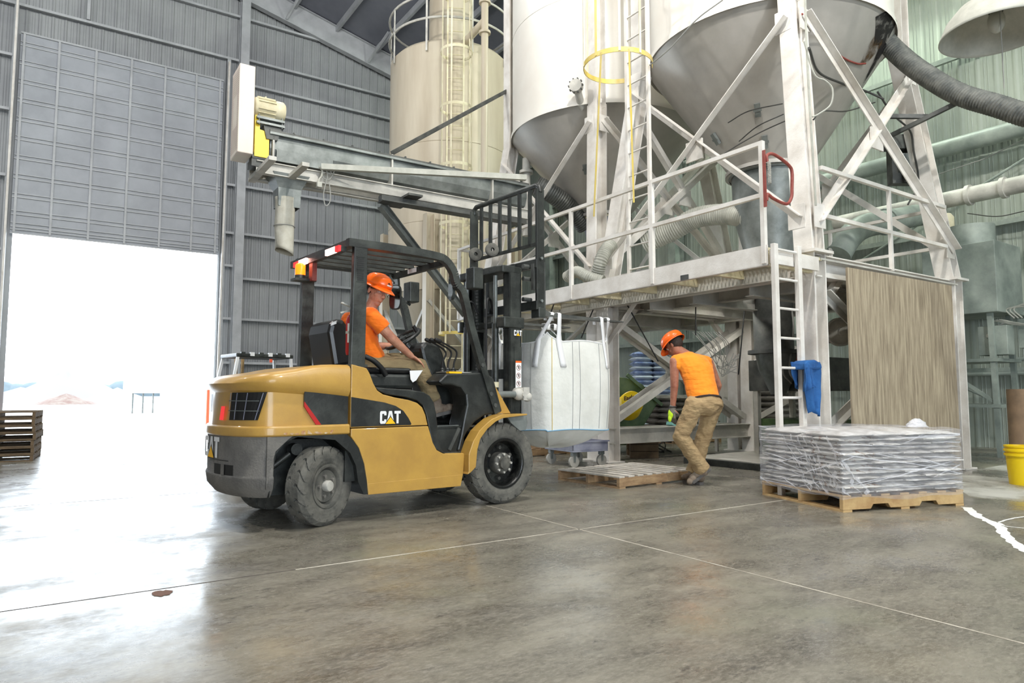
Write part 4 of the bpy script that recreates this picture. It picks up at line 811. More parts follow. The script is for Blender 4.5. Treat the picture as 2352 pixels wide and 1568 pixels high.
# carriage, load guard, forks
CA = 2.19; CZ = 1.72
def bar(p, q, w, h, name='carriage_bar', up=(0, 0, 1), par=None): m = MB(); m.beam(p, q, w, h, up); return m.build(name, 'black_paint', par or FL_, bevel=.003)
for z in (1.80, 2.20): bar((CA-.03, -.48, z), (CA-.03, .62, z), .045, .085, 'carriage_bar')
for b in (-.14, .26): bar((CA-.03, b, 1.78), (CA-.03, b, 2.24), .05, .09, 'carriage_upright', (1, 0, 0))
for sg in (-.47, .61): bar((CA, sg, 1.76), (CA, sg, 2.93), .025, .095, 'guard_side', (1, 0, 0))
m = MB(); m.tube([(CA, -.47, 2.90), (CA, -.465, 2.95), (CA, -.43, 2.975), (CA, .57, 2.975), (CA, .605, 2.95), (CA, .61, 2.90)], .026, 8); m.build('guard_top', 'black_paint', FL_)
bar((CA, -.46, 2.40), (CA, .6, 2.40), .02, .035, 'guard_crossbar')
for k in range(6): b = -.325+.16*k; bar((CA, b, 2.39), (CA, b, 2.96), .02, .045, 'guard_bar', (0, 1, 0))
for b, a_ in ((.13, -.07), (.42, -.07)): m = MB(); m.lathe([(.02, -.02), (.058, -.022), (.07, -.012), (.07, .012), (.058, .022), (.02, .02)], (CA+a_-.05, b, 2.42), (0.35, 1, 0), 24); m.build('hose_pulley', 'rubber', FL_)
for z in (2.06, 2.18, 1.86): m = MB(); m.cyl((CA-.12, -.36, z), (CA-.02, -.36, z), .022, 10); m.build('side_shift_pin', 'dark_steel', FL_)
m = MB(); m.span((CA-.06, -.45, 1.95), (CA+.02, -.41, 2.20)); m.build('hook_plate', 'dark_steel', FL_)
for sg in (-.47, ): 
    for z in (1.84, 2.25): m = MB(); m.cyl((CA, sg-.02, z), (CA, sg-.035, z), .014, 8); m.build('bolt', 'galv', FL_)
for b in (-.43, .38):
    m = MB(); m.prism([(CA+.02, 2.22), (CA+.06, 2.22), (CA+.065, 1.76), (CA+.12, 1.738), (CA+1.17, 1.722), (CA+1.17, 1.712), (CA+.12, 1.70), (CA+.03, 1.70), (CA+.02, 1.72)], pz, b-.05, b+.05); m.build('fork', M['forksteel'] if 'forksteel' in M else 'dark_steel', FL_)
m = MB(); m.span((CA-.03, -.49, 1.68), (CA+.06, -.37, 1.78)); m.build('fork_heel', 'black_paint', FL_, bevel=.01)
# fire extinguisher on the guard post
E_ = empty('fire_extinguisher', FX @ Vector((.285, -.41, 1.255)), FA, label='small red fire extinguisher strapped behind the forklift guard post', cat='fire extinguisher')
m = MB(); m.lathe([(0, 0), (.04, .005), (.045, .03), (.045, .27), (.035, .31), (.014, .33), (.014, .35), (0, .35)], n=24); m.build('cylinder', 'red', E_)
m = MB(); m.lathe([(.0456, .10), (.0456, .25)], n=24, a0=radians(200), a1=radians(300)); m.build('label_sheet', 'label', E_)
m = MB(); m.span((-.015, -.01, .34), (.015, .01, .39)); m.beam((0, 0, .38), (-.09, 0, .41), .02, .012); m.beam((0, 0, .36), (-.10, 0, .33), .02, .012); m.build('valve_handle', 'grey_steel', E_)
m = MB(); m.lathe([(.047, .17), (.047, .19)], n=20); m.build('strap', 'grey_steel', E_)
# ================================================================ hanging bulk bag (forklift frame)
BG = empty('bulk_bag', FX @ Vector((2.72, 0, .6)), FA, label='white woven bulk bag hanging by its loops from the raised forks', cat='bulk bag')
BO = Vector((2.72, 0, .6)); bl = lambda p: Vector(p)-BO
A0, A1, B0_, B1_ = 2.26, 3.27, -.475, .43
def bagpt(t, z):
    """t in 0..4 round the bag from the near left corner, z height"""
    i = int(t) % 4; f = t-int(t); ac, bc_ = (A0+A1)/2, (B0_+B1_)/2; ha, hb = (A1-A0)/2, (B1_-B0_)/2
    c = [(-1, -1), (1, -1), (1, 1), (-1, 1)]; p = c[i]; q = c[(i+1) % 4]; u = p[0]+(q[0]-p[0])*f; v = p[1]+(q[1]-p[1])*f
    k = 1/(abs(u)**5+abs(v)**5)**.2; u *= k**1; v *= k; zz = (z-.6)/.95
    s = .955+.045*sin(pi*min(1, max(0, zz)))
    r = 1+.012*noise.noise(Vector((u*3.5, v*3.5, z*1.2)))+.010*sin(t*19+2*noise.noise(Vector((t, z, 0))))*(.3+.7*abs(zz-.35))
    return Vector((ac+ha*u*s*r, bc_+hb*v*s*r, z))
def topz(t): f = t-int(t); i = int(t) % 4; d = min(f, 1-f); return 1.545-.075*min(1, d*5)**.7-.012*sin(9*t)+(0.012 if i == 0 else 0)
m = MB(); NT = 160; rows = []
for j in range(27):
    for k in range(NT): t = 4*k/NT; z = .6+(topz(t)-.6)*j/26; z += .012*sin(t*5.2)*(1-j/26); rows.append(bl(bagpt(t, z)))
fs = [(j*NT+k, j*NT+(k+1) % NT, (j+1)*NT+(k+1) % NT, (j+1)*NT+k) for j in range(26) for k in range(NT)]
c0 = len(rows); N2 = 8
for j in range(1, N2+1):    # slack top cloth inside the rim
    for k in range(NT): t = 4*k/NT; p = bl(bagpt(t, topz(t))); f = 1-j/N2*.97; rows.append(Vector((p.x*f, p.y*f, p.z-.10*sin(pi*.5*j/N2)-.02*noise.noise(Vector((p.x*f*6, p.y*f*6, 1)))*j)))
    b0 = 26*NT if j == 1 else c0+(j-2)*NT; b1 = c0+(j-1)*NT; fs += [(b0+k, b0+(k+1) % NT, b1+(k+1) % NT, b1+k) for k in range(NT)]
m.add(rows, fs, True); bb = m.build('bag_body', 'bag', BG)
m = MB(); rows = []; N2 = 12
for j in range(N2+1):
    for k in range(NT): t = 4*k/NT; p = bl(bagpt(t, .6+.012*sin(t*5.2))); f = 1-j/N2*.999; rows.append(Vector((p.x*f, p.y*f, p.z-.19*(1-f**2.2)-.012*noise.noise(Vector((p.x*f*5, p.y*f*5, 3))))))
fs = [(j*NT+(k+1) % NT, j*NT+k, (j+1)*NT+k, (j+1)*NT+(k+1) % NT) for j in range(N2) for k in range(NT)]
m.add(rows, fs, True); m.build('bag_bottom', 'bag', BG)
m = MB(); m.tube([bl(bagpt(4*k/NT, .6+.012*sin(4*k/NT*5.2)))+Vector((0, 0, .0))+Vector(((bagpt(4*k/NT, .6)-Vector((2.765, -.02, .6))).normalized()*.008)) for k in range(NT)], .0055, 6, closed=True); m.build('bottom_cord', 'blue_cord', BG)
m = MB(); m.tube([bl(bagpt(4*k/NT, topz(4*k/NT))) for k in range(NT)], .006, 6, closed=True); m.build('top_hem', 'strap', BG)
def vseam(t, col, r=.0022, name='seam'):
    m = MB(); ct = Vector((2.765, -.02, 0)); m.tube([bl(bagpt(t, .61+(topz(t)-.62)*k/22)+(bagpt(t, 1)-Vector((2.765, -.02, 1))).normalized()*.003) for k in range(23)], r, 5); m.build(name, col, bb)
for t in (.35, .45, .73, .9, 3.75, 3.6, 1.3): vseam(t, 'seam')
vseam(.075, 'yseam', .003, 'yellow_seam')
def sstrap(t, lean, fa_, fb_, zlow=1.22):
    """webbing leg sewn on the face at t and running up over the fork"""
    m = MB(); hw = .036; L_ = []; R_ = []; ctr = Vector((2.765, -.02, 0))
    for k in range(8):
        z = zlow+(topz(t)-zlow)*k/7; q = t-lean*(1-k/7); dt = hw/.95*(1 if k > 0 else 1); p1 = bagpt(q-dt, z); p2 = bagpt(q+dt, z); o = (bagpt(q, z)-Vector((ctr.x, ctr.y, z))).normalized()*.008; L_.append(bl(p1+o)); R_.append(bl(p2+o))
    top = Vector((fa_, fb_, 1.735)); a = (L_[-1]+R_[-1])/2; w = (R_[-1]-L_[-1]).normalized()*.03; x = Vector((.03, 0, 0)); e = bl(top); s_ = 1 if fb_ < 0 else -1
    for f in (.3, .6, .85): p = a.lerp(e+Vector((0, -.055*s_, -.02)), f); ww = w.lerp(x, f)*.8; L_.append(p-ww); R_.append(p+ww)
    for p in (e+Vector((0, -.056*s_, 0)), e+Vector((0, -.04*s_, .010)), e+Vector((0, .04*s_, .010)), e+Vector((0, .056*s_, 0)), e+Vector((0, .05*s_, -.06))): L_.append(p-x*.7); R_.append(p+x*.7)
    n = len(L_); m.add(L_+R_, [(i, i+1, n+i+1, n+i) for i in range(n-1)], True); m.build('lifting_strap', 'strap', BG, solid=.005)
sstrap(.17, -.06, 2.43, -.43); sstrap(.83, -.05, 3.02, -.43); sstrap(3.86, .05, 2.34, -.43); sstrap(1.15, 0, 3.12, -.43)
sstrap(2.17, 0, 3.02, .38); sstrap(2.83, 0, 2.43, .38); sstrap(1.85, 0, 3.12, .38); sstrap(3.15, 0, 2.34, .38)
# ================================================================ people
def organic(name, mb, mt, parent, voxel=.006, smooth=6, disp=0, dsize=.07, **kw):
    o = mb.build(name, mt, parent, **kw); r = o.modifiers.new('remesh', 'REMESH'); r.mode = 'VOXEL'; r.voxel_size = voxel; r.use_smooth_shade = True
    s = o.modifiers.new('smooth', 'SMOOTH'); s.factor = .5; s.iterations = smooth
    if disp:
        t = D.textures.get('folds%d' % int(dsize*1000)) or D.textures.new('folds%d' % int(dsize*1000), 'CLOUDS'); t.noise_scale = dsize; t.noise_depth = 1
        d = o.modifiers.new('folds', 'DISPLACE'); d.texture = t; d.strength = disp; d.mid_level = .5; d.texture_coords = 'LOCAL'
    return o
def etube(m, secs, n=20):
    """secs: (centre, xdir, ydir, rx, ry)"""
    vs = []
    for c, x, y, rx, ry in secs:
        for k in range(n): t = 2*pi*k/n; vs.append(Vector(c)+Vector(x)*rx*cos(t)+Vector(y)*ry*sin(t))
    fs = []
    for i in range(len(secs)-1):
        for k in range(n): l = (k+1) % n; fs.append((i*n+k, i*n+l, (i+1)*n+l, (i+1)*n+k))
    fs += [tuple(range(n-1, -1, -1)), tuple(range((len(secs)-1)*n, len(secs)*n))]; m.add(vs, fs, True)
def frame(f, u): f = Vector(f).normalized(); s = f.cross(Vector(u)).normalized(); u = s.cross(f); return f, s, u      # face, right, up
def head(m, c, f, u, k=1.):
    f, s, u = frame(f, u); Rm = Matrix((s, f, u)).transposed(); P = lambda x, y, z: c+s*x*k+f*y*k+u*z*k
    m.ball(P(0, -.005, .035), (.074*k, .092*k, .085*k), 20, 14, Rm); m.ball(P(0, .02, -.03), (.062*k, .072*k, .075*k), 20, 14, Rm); m.ball(P(0, .048, -.088), (.034*k, .034*k, .026*k), 16, 10, Rm)
    m.ball(P(0, .083, .03), (.048*k, .018*k, .012*k), 12, 8, Rm)
    m.cap(P(0, .088, .018), P(0, .108, -.022), .008*k, .013*k, 10); m.ball(P(.012, .098, -.026), .009*k, 8, 6); m.ball(P(-.012, .098, -.026), .009*k, 8, 6)
    m.ball(P(0, .088, -.052), (.024*k, .012*k, .006*k), 12, 8, Rm); m.ball(P(0, .086, -.063), (.020*k, .012*k, .007*k), 12, 8, Rm)
    for a in (-1, 1): m.ball(P(a*.040, .056, -.018), (.024*k, .020*k, .024*k), 10, 8, Rm); m.ball(P(a*.078, -.005, .0), (.008*k, .017*k, .028*k), 10, 8, Rm)
    return P, Rm
def hard_hat(par, P, Rm, c, f, s, u, k=1., logo=True):
    """shell with ridge and brim"""
    m = MB(); n = 40; rows = []; prof = [(1.0, .0), (1.0, .25), (.95, .5), (.82, .75), (.6, .92), (.3, 1.0), (.01, 1.02)]
    for r, h in prof:
        for i in range(n):
            t = 2*pi*i/n; ridge = .004*max(0, cos(t*2))**8*(h > .1); rows.append(P((.108+ridge)*r*sin(t), -.005+(.132+ridge)*r*cos(t), .055+.108*h+ridge))
    m.add(rows, [(j*n+i, j*n+(i+1) % n, (j+1)*n+(i+1) % n, (j+1)*n+i) for j in range(len(prof)-1) for i in range(n)], True)
    rows = []
    for e in (0, 1, 2):
        for i in range(n):
            t = 2*pi*i/n; fr_ = max(0, cos(t)); w = (.012+.045*fr_**1.5) if e else 0; rows.append(P((.108+w*.8)*sin(t), -.005+(.132+w)*cos(t), .055-(.012+.022*fr_ if e else 0)-(.006 if e == 2 else 0)))
    m.add(rows, [(j*n+i, (j+1)*n+i, (j+1)*n+(i+1) % n, j*n+(i+1) % n) for j in range(2) for i in range(n)], True)
    h = m.build('hard_hat', 'hat', par, solid=.003)
    m = MB(); m.tube([P(.102*sin(2*pi*i/24), -.005+.126*cos(2*pi*i/24), .058) for i in range(24)], .008, 6, closed=True); m.build('hat_band', 'ink', h)
    return h
def hand(m, wrist, d, pn, curl=.5, k=1., thumb=1):
    """d finger direction, pn palm normal (towards the palm side), thumb = +-1 side"""
    d = Vector(d).normalized(); pn = Vector(pn); pn = (pn-d*pn.dot(d)).normalized(); s = d.cross(pn)*thumb
    for a in (-.028, -.01, .01, .028): m.cap(wrist+d*.01*k+s*a*.6*k, wrist+d*.085*k+s*a*k, .015*k, .0125*k, 10)
    L_ = [.068, .078, .072, .056]
    for i, a in enumerate((.030, .010, -.010, -.029)):
        p = wrist+d*.085*k+s*a*k; dd = (d+s*a*1.5).normalized(); l = L_[i]*k; c_ = curl+.08*i
        for f, r in ((.45, .0095), (.32, .0085), (.27, .0075)):
            dd = (dd*cos(c_*.55)+pn*sin(c_*.55)).normalized(); q = p+dd*l*f; m.cap(p, q, r*k, r*.92*k, 8); p = q
    p = wrist+d*.025*k+s*.03*k; dd = (d*.6+s*.75+pn*.25).normalized(); q = p+dd*.04*k; m.cap(p, q, .0125*k, .011*k, 8); dd = (dd+d*.6+pn*.2).normalized(); m.cap(q, q+dd*.035*k, .0105*k, .008*k, 8)
def boot(m, ankle, heel, toe, up=(0, 0, 1), w=.046):
    heel = Vector(heel); toe = Vector(toe); d = (toe-heel).normalized(); u = Vector(up); u = (u-d*u.dot(d)).normalized(); x = d.cross(u)
    m.cap(Vector(ankle)+u*.06, Vector(ankle), .052, .05); m.cap(Vector(ankle), heel+u*.045+d*.03, .05, .042)
    for t, r, h in ((.12, .040, .045), (.35, .042, .055), (.55, .042, .045), (.75, .044, .040), (.90, .036, .034)): c = heel.lerp(toe, t)+u*h; m.ball(c, (.05, w, r*1.0), 14, 10, Matrix((d, x, u)).transposed())
    m.cap(Vector(ankle)+u*.0+d*.01, heel.lerp(toe, .6)+u*.045, .045, .035)
def sole(par, heel, toe, up=(0, 0, 1)):
    heel = Vector(heel); toe = Vector(toe); d = (toe-heel).normalized(); u = Vector(up); u = (u-d*u.dot(d)).normalized(); x = d.cross(u); Lg = (toe-heel).length
    prof = [(-.02, .25), (.05, .68), (.18, .82), (.42, .72), (.68, 1.0), (.88, .85), (1.0, .35)]
    o = [(t*Lg, w*.05) for t, w in prof]+[(t*Lg, -w*.05) for t, w in reversed(prof)]
    m = MB(); m.prism(o, lambda a, b, w: heel+d*a+x*b+u*w, -.004, .028); m.build('boot_sole', 'sole', par, bevel=.004)
# ---- operator
OB = FX @ Vector((.72, 0, 1.18)); OP = empty('person', OB, FA, label='person in orange shirt and hard hat sitting at the forklift controls, hand on knee', cat='person')
OO = Vector((.72, 0, 1.18)); o_ = lambda x, y, b: fk(x, y, b)-OO
J = dict(pel=o_(846, 832, .0), chest=o_(824, 766, -.02), neck=o_(844, 716, -.05), head=o_(864, 671, -.08), shR=o_(850, 722, -.21), elR=o_(900, 777, -.27), wrR=o_(944, 817, -.22), shL=o_(800, 734, .14), elL=o_(846, 795, .22), wrL=o_(905, 794, .14),
         hiR=o_(852, 842, -.10), knR=o_(962, 842, -.16), anR=o_(1003, 936, -.20), hiL=o_(850, 838, .10), knL=o_(955, 828, .17), anL=o_(1000, 925, .20))
def body_core(m, J, xs, k=1., arms=True):
    ch = J['chest']; up = (J['neck']-J['pel']).normalized(); xd = Vector(xs).normalized(); yd = up.cross(xd).normalized()
    etube(m, [(J['pel']-up*.04, xd, yd, .13, .09), (J['pel']+up*.06, xd, yd, .15, .105), (J['pel'].lerp(ch, .5), xd, yd, .14, .10), (ch, xd, yd, .155, .115), (ch.lerp(J['neck'], .6), xd, yd, .15, .095), (J['neck']-up*.02, xd, yd, .07, .06)])
    m.cap(J['neck']-up*.03, J['head']-up*.03, .056, .052)
    for s in 'RL':
        m.cap(J['sh'+s], J['el'+s], .052, .042); m.cap(J['el'+s], J['wr'+s], .043, .027); m.cap(J['neck']-up*.03, J['sh'+s], .05, .05)
        m.cap(J['hi'+s], J['kn'+s], .082, .058); m.cap(J['kn'+s], J['an'+s], .056, .038)
xs = (J['shR']-J['shL'])
m = MB(); body_core(m, J, xs)
hf = Vector((.26, -.93, -.30)); hu = Vector((.20, -.16, 1)); P, Rm = head(m, J['head'], hf, hu); f, s, u = frame(hf, hu)
hand(m, J['wrR'], (J['wrR']-J['elR'])*.6+Vector((.1, 0, -.05)), (-.25, .05, -1), .35, 1.0, -1); hand(m, J['wrL'], (1, -.1, .15), (.0, .2, -1), 1.1, 1.0, 1)
op = organic('body', m, 'skin', OP, .0045, 3)
def facebits(par, P, hair=True):
    m = MB()
    for a in (-1, 1): m.ball(P(a*.03, .074, .016), .0115, 12, 8)
    m.build('eye', 'white', par)
    m = MB()
    for a in (-1, 1): m.ball(P(a*.031, .0830, .0145), .0045, 8, 6)
    m.build('iris', 'ink', par)
    m = MB()
    for a in (-1, 1): m.cap(P(a*.015, .095, .036), P(a*.046, .084, .037), .004, .003, 6)
    m.build('eyebrow', 'hair', par)
    m = MB(); m.ball(P(0, -.022, .035), (.079, .088, .086), 20, 14, Rm)
    h = m.build('hair', 'hair', par); return h
facebits(OP, P)
M['lensclear'] = mat('clear_safety_lens', (.9, .9, .9), .05, alpha=.25)
m = MB()
for a in (-1, 1): m.tube([P(a*.062, .075, .028), P(a*.078, .02, .022), P(a*.081, -.02, .012)], .003, 6)
m.tube([P(-.062, .080, .034), P(-.03, .100, .036), P(0, .104, .032), P(.03, .100, .036), P(.062, .080, .034)], .0028, 6); gl = m.build('safety_glasses', 'ink', OP)
m = MB(); q = [(-.062, .078), (-.03, .099), (0, .104), (.03, .099), (.062, .078)]; V_ = [P(x, y, .034) for x, y in q]+[P(x, y, .000) for x, y in q]; m.add(V_, [(i, i+1, 6+i, 5+i) for i in range(4)], True); m.build('lens', 'lensclear', gl)
hh = hard_hat(OP, P, Rm, J['head'], f, s, u)
m = MB(); V_ = [P(x, -.005+.141*sqrt(max(0, 1-(x/.11)**2)), z) for x, z in ((-.02, .078), (.006, .078), (.030, .078), (.030, .090), (.006, .090), (-.02, .090))]; m.add(V_, [(0, 1, 4, 5), (1, 2, 3, 4)]); m.build('hat_sticker', 'label', hh)
m = MB(); V_ = [P(x, -.005+.1415*sqrt(max(0, 1-(x/.11)**2))-(z-.09)*.3, z) for x, z in ((.000, .094), (.026, .094), (.020, .106), (.012, .108))]; m.add(V_, [(0, 1, 2, 3)]); m.build('hat_mark', 'ink', hh)
up = (J['neck']-J['pel']).normalized(); xd = xs.normalized(); yd = up.cross(xd).normalized(); ch = J['chest']
m = MB(); etube(m, [(J['pel']-up*.05, xd, yd, .155, .115), (J['pel']+up*.05, xd, yd, .168, .13), (J['pel'].lerp(ch, .5), xd, yd, .162, .128), (ch, xd, yd, .175, .135), (ch.lerp(J['neck'], .6), xd, yd, .168, .112), (J['neck']-up*.025, xd, yd, .095, .08), (J['neck']-up*.0, xd, yd, .072, .064)])
for s_ in 'RL': m.cap(J['neck']-up*.035, J['sh'+s_], .055, .066); m.tube([J['sh'+s_], J['sh'+s_].lerp(J['el'+s_], .35), J['sh'+s_].lerp(J['el'+s_], .62)], [.07, .07, .072], 18)
organic('shirt', m, 'orange_shirt2', OP, .007, 4, .012)
m = MB(); m.ball(J['pel']-up*.03, (.15, .17, .11), 18, 12)
for s_ in 'RL': m.cap(J['hi'+s_], J['kn'+s_], .098, .078); m.tube([J['kn'+s_], J['kn'+s_].lerp(J['an'+s_], .4), J['kn'+s_].lerp(J['an'+s_], .82)], [.076, .07, .072], 16); m.cap(J['pel']-up*.02, J['hi'+s_], .12, .105)
organic('trousers', m, 'khaki2', OP, .007, 3, .016, .07)
for s_ in 'RL':
    a = J['an'+s_]; he = a+Vector((-.06, 0, -.085)); to = a+Vector((.20, -.01, -.035)); m = MB(); boot(m, a, he, to); bt = organic('boot', m, 'boot', OP, .006, 3); sole(bt, he, to)
# ---- worker
W0 = Vector((5.66, 4.98, 0)); WK = empty('person', W0, label='person in sleeveless orange shirt, hard hat and khaki trousers bending over the empty pallet', cat='person')
w_ = lambda x, y, dd=0: deep(x, y, 7.2+dd)-W0
J = dict(pel=w_(1617, 912, .0), chest=w_(1600, 850, .10), neck=w_(1578, 812, .19), head=w_(1551, 795, .24), shL=w_(1549, 830, .10), elL=w_(1549, 885, .08), wrL=w_(1545, 938, .10), shR=w_(1628, 832, .22), elR=w_(1649, 885, .25), wrR=w_(1632, 935, .36),
         hiL=w_(1596, 930, -.06), knL=w_(1563, 1002, -.04), anL=w_(1617, 1082, -.02), hiR=w_(1637, 928, .07), knR=w_(1617, 1000, .10), anR=w_(1592, 1088, .10))
xs = J['shR']-J['shL']
m = MB(); body_core(m, J, xs)
hf = FL*.62-RT*.72-Vector((0, 0, .75)); hu = Vector((0, 0, .8))-RT*.42+FL*.45; P, Rm = head(m, J['head'], hf, hu); f, s, u = frame(hf, hu)
hand(m, J['wrL'], (-RT*.02+FL*.03-Vector((0, 0, 1))), RT*.8+FL*.6, .7, 1.05, 1); hand(m, J['wrR'], (FL*.3-Vector((0, 0, 1))), -RT, .7, 1.05, -1)
organic('body', m, 'tan_skin', WK, .0045, 3)
facebits(WK, P)
# hat, tipped back off the neck
hd = hard_hat(WK, P, Rm, J['head'], f, s, u)
up = (J['neck']-J['pel']).normalized(); xd = xs.normalized(); yd = up.cross(xd).normalized(); ch = J['chest']
m = MB(); etube(m, [(J['pel']-up*.035, xd, yd, .170, .125), (J['pel']+up*.05, xd, yd, .178, .13), (J['pel'].lerp(ch, .5), xd, yd, .172, .13), (ch, xd, yd, .19, .135), (ch.lerp(J['neck'], .55), xd, yd, .192, .12), (J['neck']-up*.03, xd, yd, .12, .085), (J['neck']-up*.005, xd, yd, .075, .066)])
for s_ in 'RL': q = J['sh'+s_].lerp(J['neck'], .12); m.cap(J['neck']-up*.03, q, .05, .062); m.cap(q, q-up*.06, .062, .05)
organic('sleeveless_shirt', m, 'orange_shirt', WK, .007, 4, .012, .08)
m = MB(); m.tube([J['pel']-up*.03+xd*.172*cos(t)+yd*.128*sin(t) for t in [2*pi*k/30 for k in range(30)]], .012, 6, closed=True); m.build('belt', 'hair', WK)
m = MB(); etube(m, [(J['pel']-up*.0, xd, yd, .165, .12), (J['pel']-up*.08, xd, yd, .178, .135), (J['pel']-up*.13, xd, yd, .165, .125)])
for s_ in 'RL': m.cap(J['hi'+s_], J['kn'+s_], .105, .082); K_ = J['kn'+s_]; A_ = J['an'+s_]; m.tube([K_, K_.lerp(A_, .3), K_.lerp(A_, .65), K_.lerp(A_, .96)], [.082, .078, .078, .085], 18); m.cap(J['pel']-up*.08, J['hi'+s_], .13, .11)
tr_ = organic('trousers', m, 'khaki', WK, .007, 3, .020, .07)
he, to = w_(1633, 1077, -.03), w_(1587, 1113, .0); m = MB(); upb = -RT*.45+FL*.0+Vector((0, 0, .7)); boot(m, J['anL'], he, to, upb); bt = organic('boot', m, 'boot', WK, .006, 3); sole(bt, he, to, upb)
fwd = (FL*.85-RT*.55).normalized(); he = w_(1614, 1110, .02); he.z = 0; to = he+fwd*.27; m = MB(); boot(m, J['anR'], he+Vector((0, 0, .02)), to+Vector((0, 0, .02))); bt = organic('boot', m, 'boot', WK, .006, 3); sole(bt, he+Vector((0, 0, .0)), to)
M['glove'] = mat('grey_knit_glove', (.52, .50, .46), .85, 0, (.40, .39, .36), 20, .5); M['neon'] = mat('neon_yellow_knit', (.80, .95, .18), .8)
for s_, th in (('L', 1), ('R', -1)):
    m = MB(); d = (-RT*.02+FL*.03-Vector((0, 0, 1))) if s_ == 'L' else (FL*.3-Vector((0, 0, 1))); hand(m, J['wr'+s_]-Vector((0, 0, .004)), d, RT*.8+FL*.6 if s_ == 'L' else -RT, .7, 1.16, th); m.cap(J['wr'+s_]+Vector((0, 0, .02)), J['wr'+s_]-Vector((0, 0, .04)), .036, .034)
    gv = organic('work_glove', m, 'glove', WK, .005, 2)
    m = MB(); c = J['wr'+s_]-Vector((0, 0, .055))-RT*.022*th; m.ball(c, (.020, .034, .055), 14, 10); m.ball(c-Vector((0, 0, .05))-RT*.01, (.014, .024, .04), 12, 8); organic('glove_back', m, 'neon', gv, .005, 2)
    m = MB(); m.tube([J['wr'+s_]+Vector((.037*cos(t), .037*sin(t), .018)) for t in [2*pi*k/20 for k in range(20)]], .007, 6, closed=True); m.build('cuff', 'ink', gv)
# ================================================================ screw conveyor (auger) feeding from the middle silo
AU = empty('screw_conveyor', (2.2, 9.1, 3.95), label='long grey screw conveyor trough reaching left from the silos with a motor on its end', cat='conveyor')
ao = Vector((2.2, 9.1, 3.95)); al = lambda x, y, z: Vector((x, y, z))-ao
X1 = 6.3
m = MB(); prof = [(-.17, .20), (-.17, .0), (-.12, -.12), (0, -.17), (.12, -.12), (.17, 0), (.17, .20)]
m.prism(prof, lambda u, v, w: al(w, 9.1+u, 4.14+v), 2.22, X1); m.build('trough', 'galv', AU)
m = MB(); m.span(al(2.2, 8.86, 4.34), al(X1, 9.34, 4.365)); m.build('cover_lid', 'dark_steel', AU)
m = MB(); m.span(al(2.2, 8.86, 4.31), al(X1, 8.9, 4.34)); m.build('lid_flange', 'galv', AU)
for x in (2.24, 3.9, 5.6): m = MB(); m.span(al(x, 8.88, 3.92), al(x+.025, 9.32, 4.38)); m.build('joint_flange', 'grey_steel', AU)
for x in (2.5, 2.9, 3.3, 3.7, 4.1, 4.5, 4.9): m = MB(); m.span(al(x, 8.86, 4.36), al(x+.02, 8.9, 4.385)); m.build('lid_clip', 'dark_steel', AU)
m = MB(); m.span(al(2.3, 8.905, 3.98), al(3.05, 8.925, 4.13)); m.build('patch_plate', 'galv', AU)
for y in (8.92, 9.28): m = MB(); m.ibeam(al(2.05, y, 3.86), al(X1, y, 3.86), .09, .16, (0, 0, 1), .012); m.build('support_beam', 'grey_steel', AU)
for x in (2.1, 2.5): m = MB(); m.beam(al(x, 8.3, 3.80), al(x, 9.36, 3.80), .09, .05); m.build('cross_channel', 'grey_steel', AU)
m = MB(); m.span(al(2.20, 9.0, 4.0), al(2.23, 9.2, 4.3)); m.build('end_plate', 'galv', AU)
m = MB(); m.beam(al(3.72, 8.85, 3.70), al(6.2, 8.85, 3.70), .12, .08); m.beam(al(3.72, 8.85, 3.66), al(6.2, 8.85, 3.66), .2, .015); m.build('lower_channel', 'dark_steel', AU)
m = MB(); m.beam(al(4.15, 8.6, 3.76), al(4.15, 9.35, 3.76), .22, .03); m.build('cross_plate', 'dark_steel', AU)
m = MB(); m.ibeam(al(3.8, 9.0, 3.66), al(6.3, 10.2, 1.9), .09, .12, (0, 0, 1), .01); m.build('diagonal_brace', 'galv', AU)
# spout and sock
m = MB(); sq = lambda z, a, b: [(al(2.5, 9.1, z)+Vector((i*a, j*b, 0))) for i, j in ((-1, -1), (1, -1), (1, 1), (-1, 1))]
V_ = sq(3.84, .24, .2)+sq(3.66, .15, .13)+sq(3.42, .14, .12); m.add(V_, [(0, 1, 5, 4), (1, 2, 6, 5), (2, 3, 7, 6), (3, 0, 4, 7), (4, 5, 9, 8), (5, 6, 10, 9), (6, 7, 11, 10), (7, 4, 8, 11)]); m.build('spout', 'galv', AU)
m = MB(); rows = []; NZ, NT = 16, 28
for j in range(NZ+1):
    z = 3.55-.72*j/NZ
    for k in range(NT): t = 2*pi*k/NT; r = .13+.012*noise.noise(Vector((cos(t)*2, sin(t)*2, z*4)))+.02*max(0, j/NZ-.55)*cos(3*t); rows.append(al(2.47, 9.08, z)+Vector((r*cos(t)*(1-.12*(j/NZ)), r*sin(t)*1.0, -.04*(j/NZ)*cos(t))))
m.add(rows, [(j*NT+k, j*NT+(k+1) % NT, (j+1)*NT+(k+1) % NT, (j+1)*NT+k) for j in range(NZ) for k in range(NT)], True); M['canvas'] = mat('dusty_canvas_sock', (.78, .77, .72), .85, 0, (.70, .68, .62), 6, .5, .4, 12); m.build('canvas_sock', 'canvas', AU, solid=.004)
m = MB(); m.tube([al(2.47+.135*cos(t), 9.08+.135*sin(t), 3.17) for t in [2*pi*k/24 for k in range(24)]], .006, 5, closed=True); m.build('sock_tie', 'cable', AU)
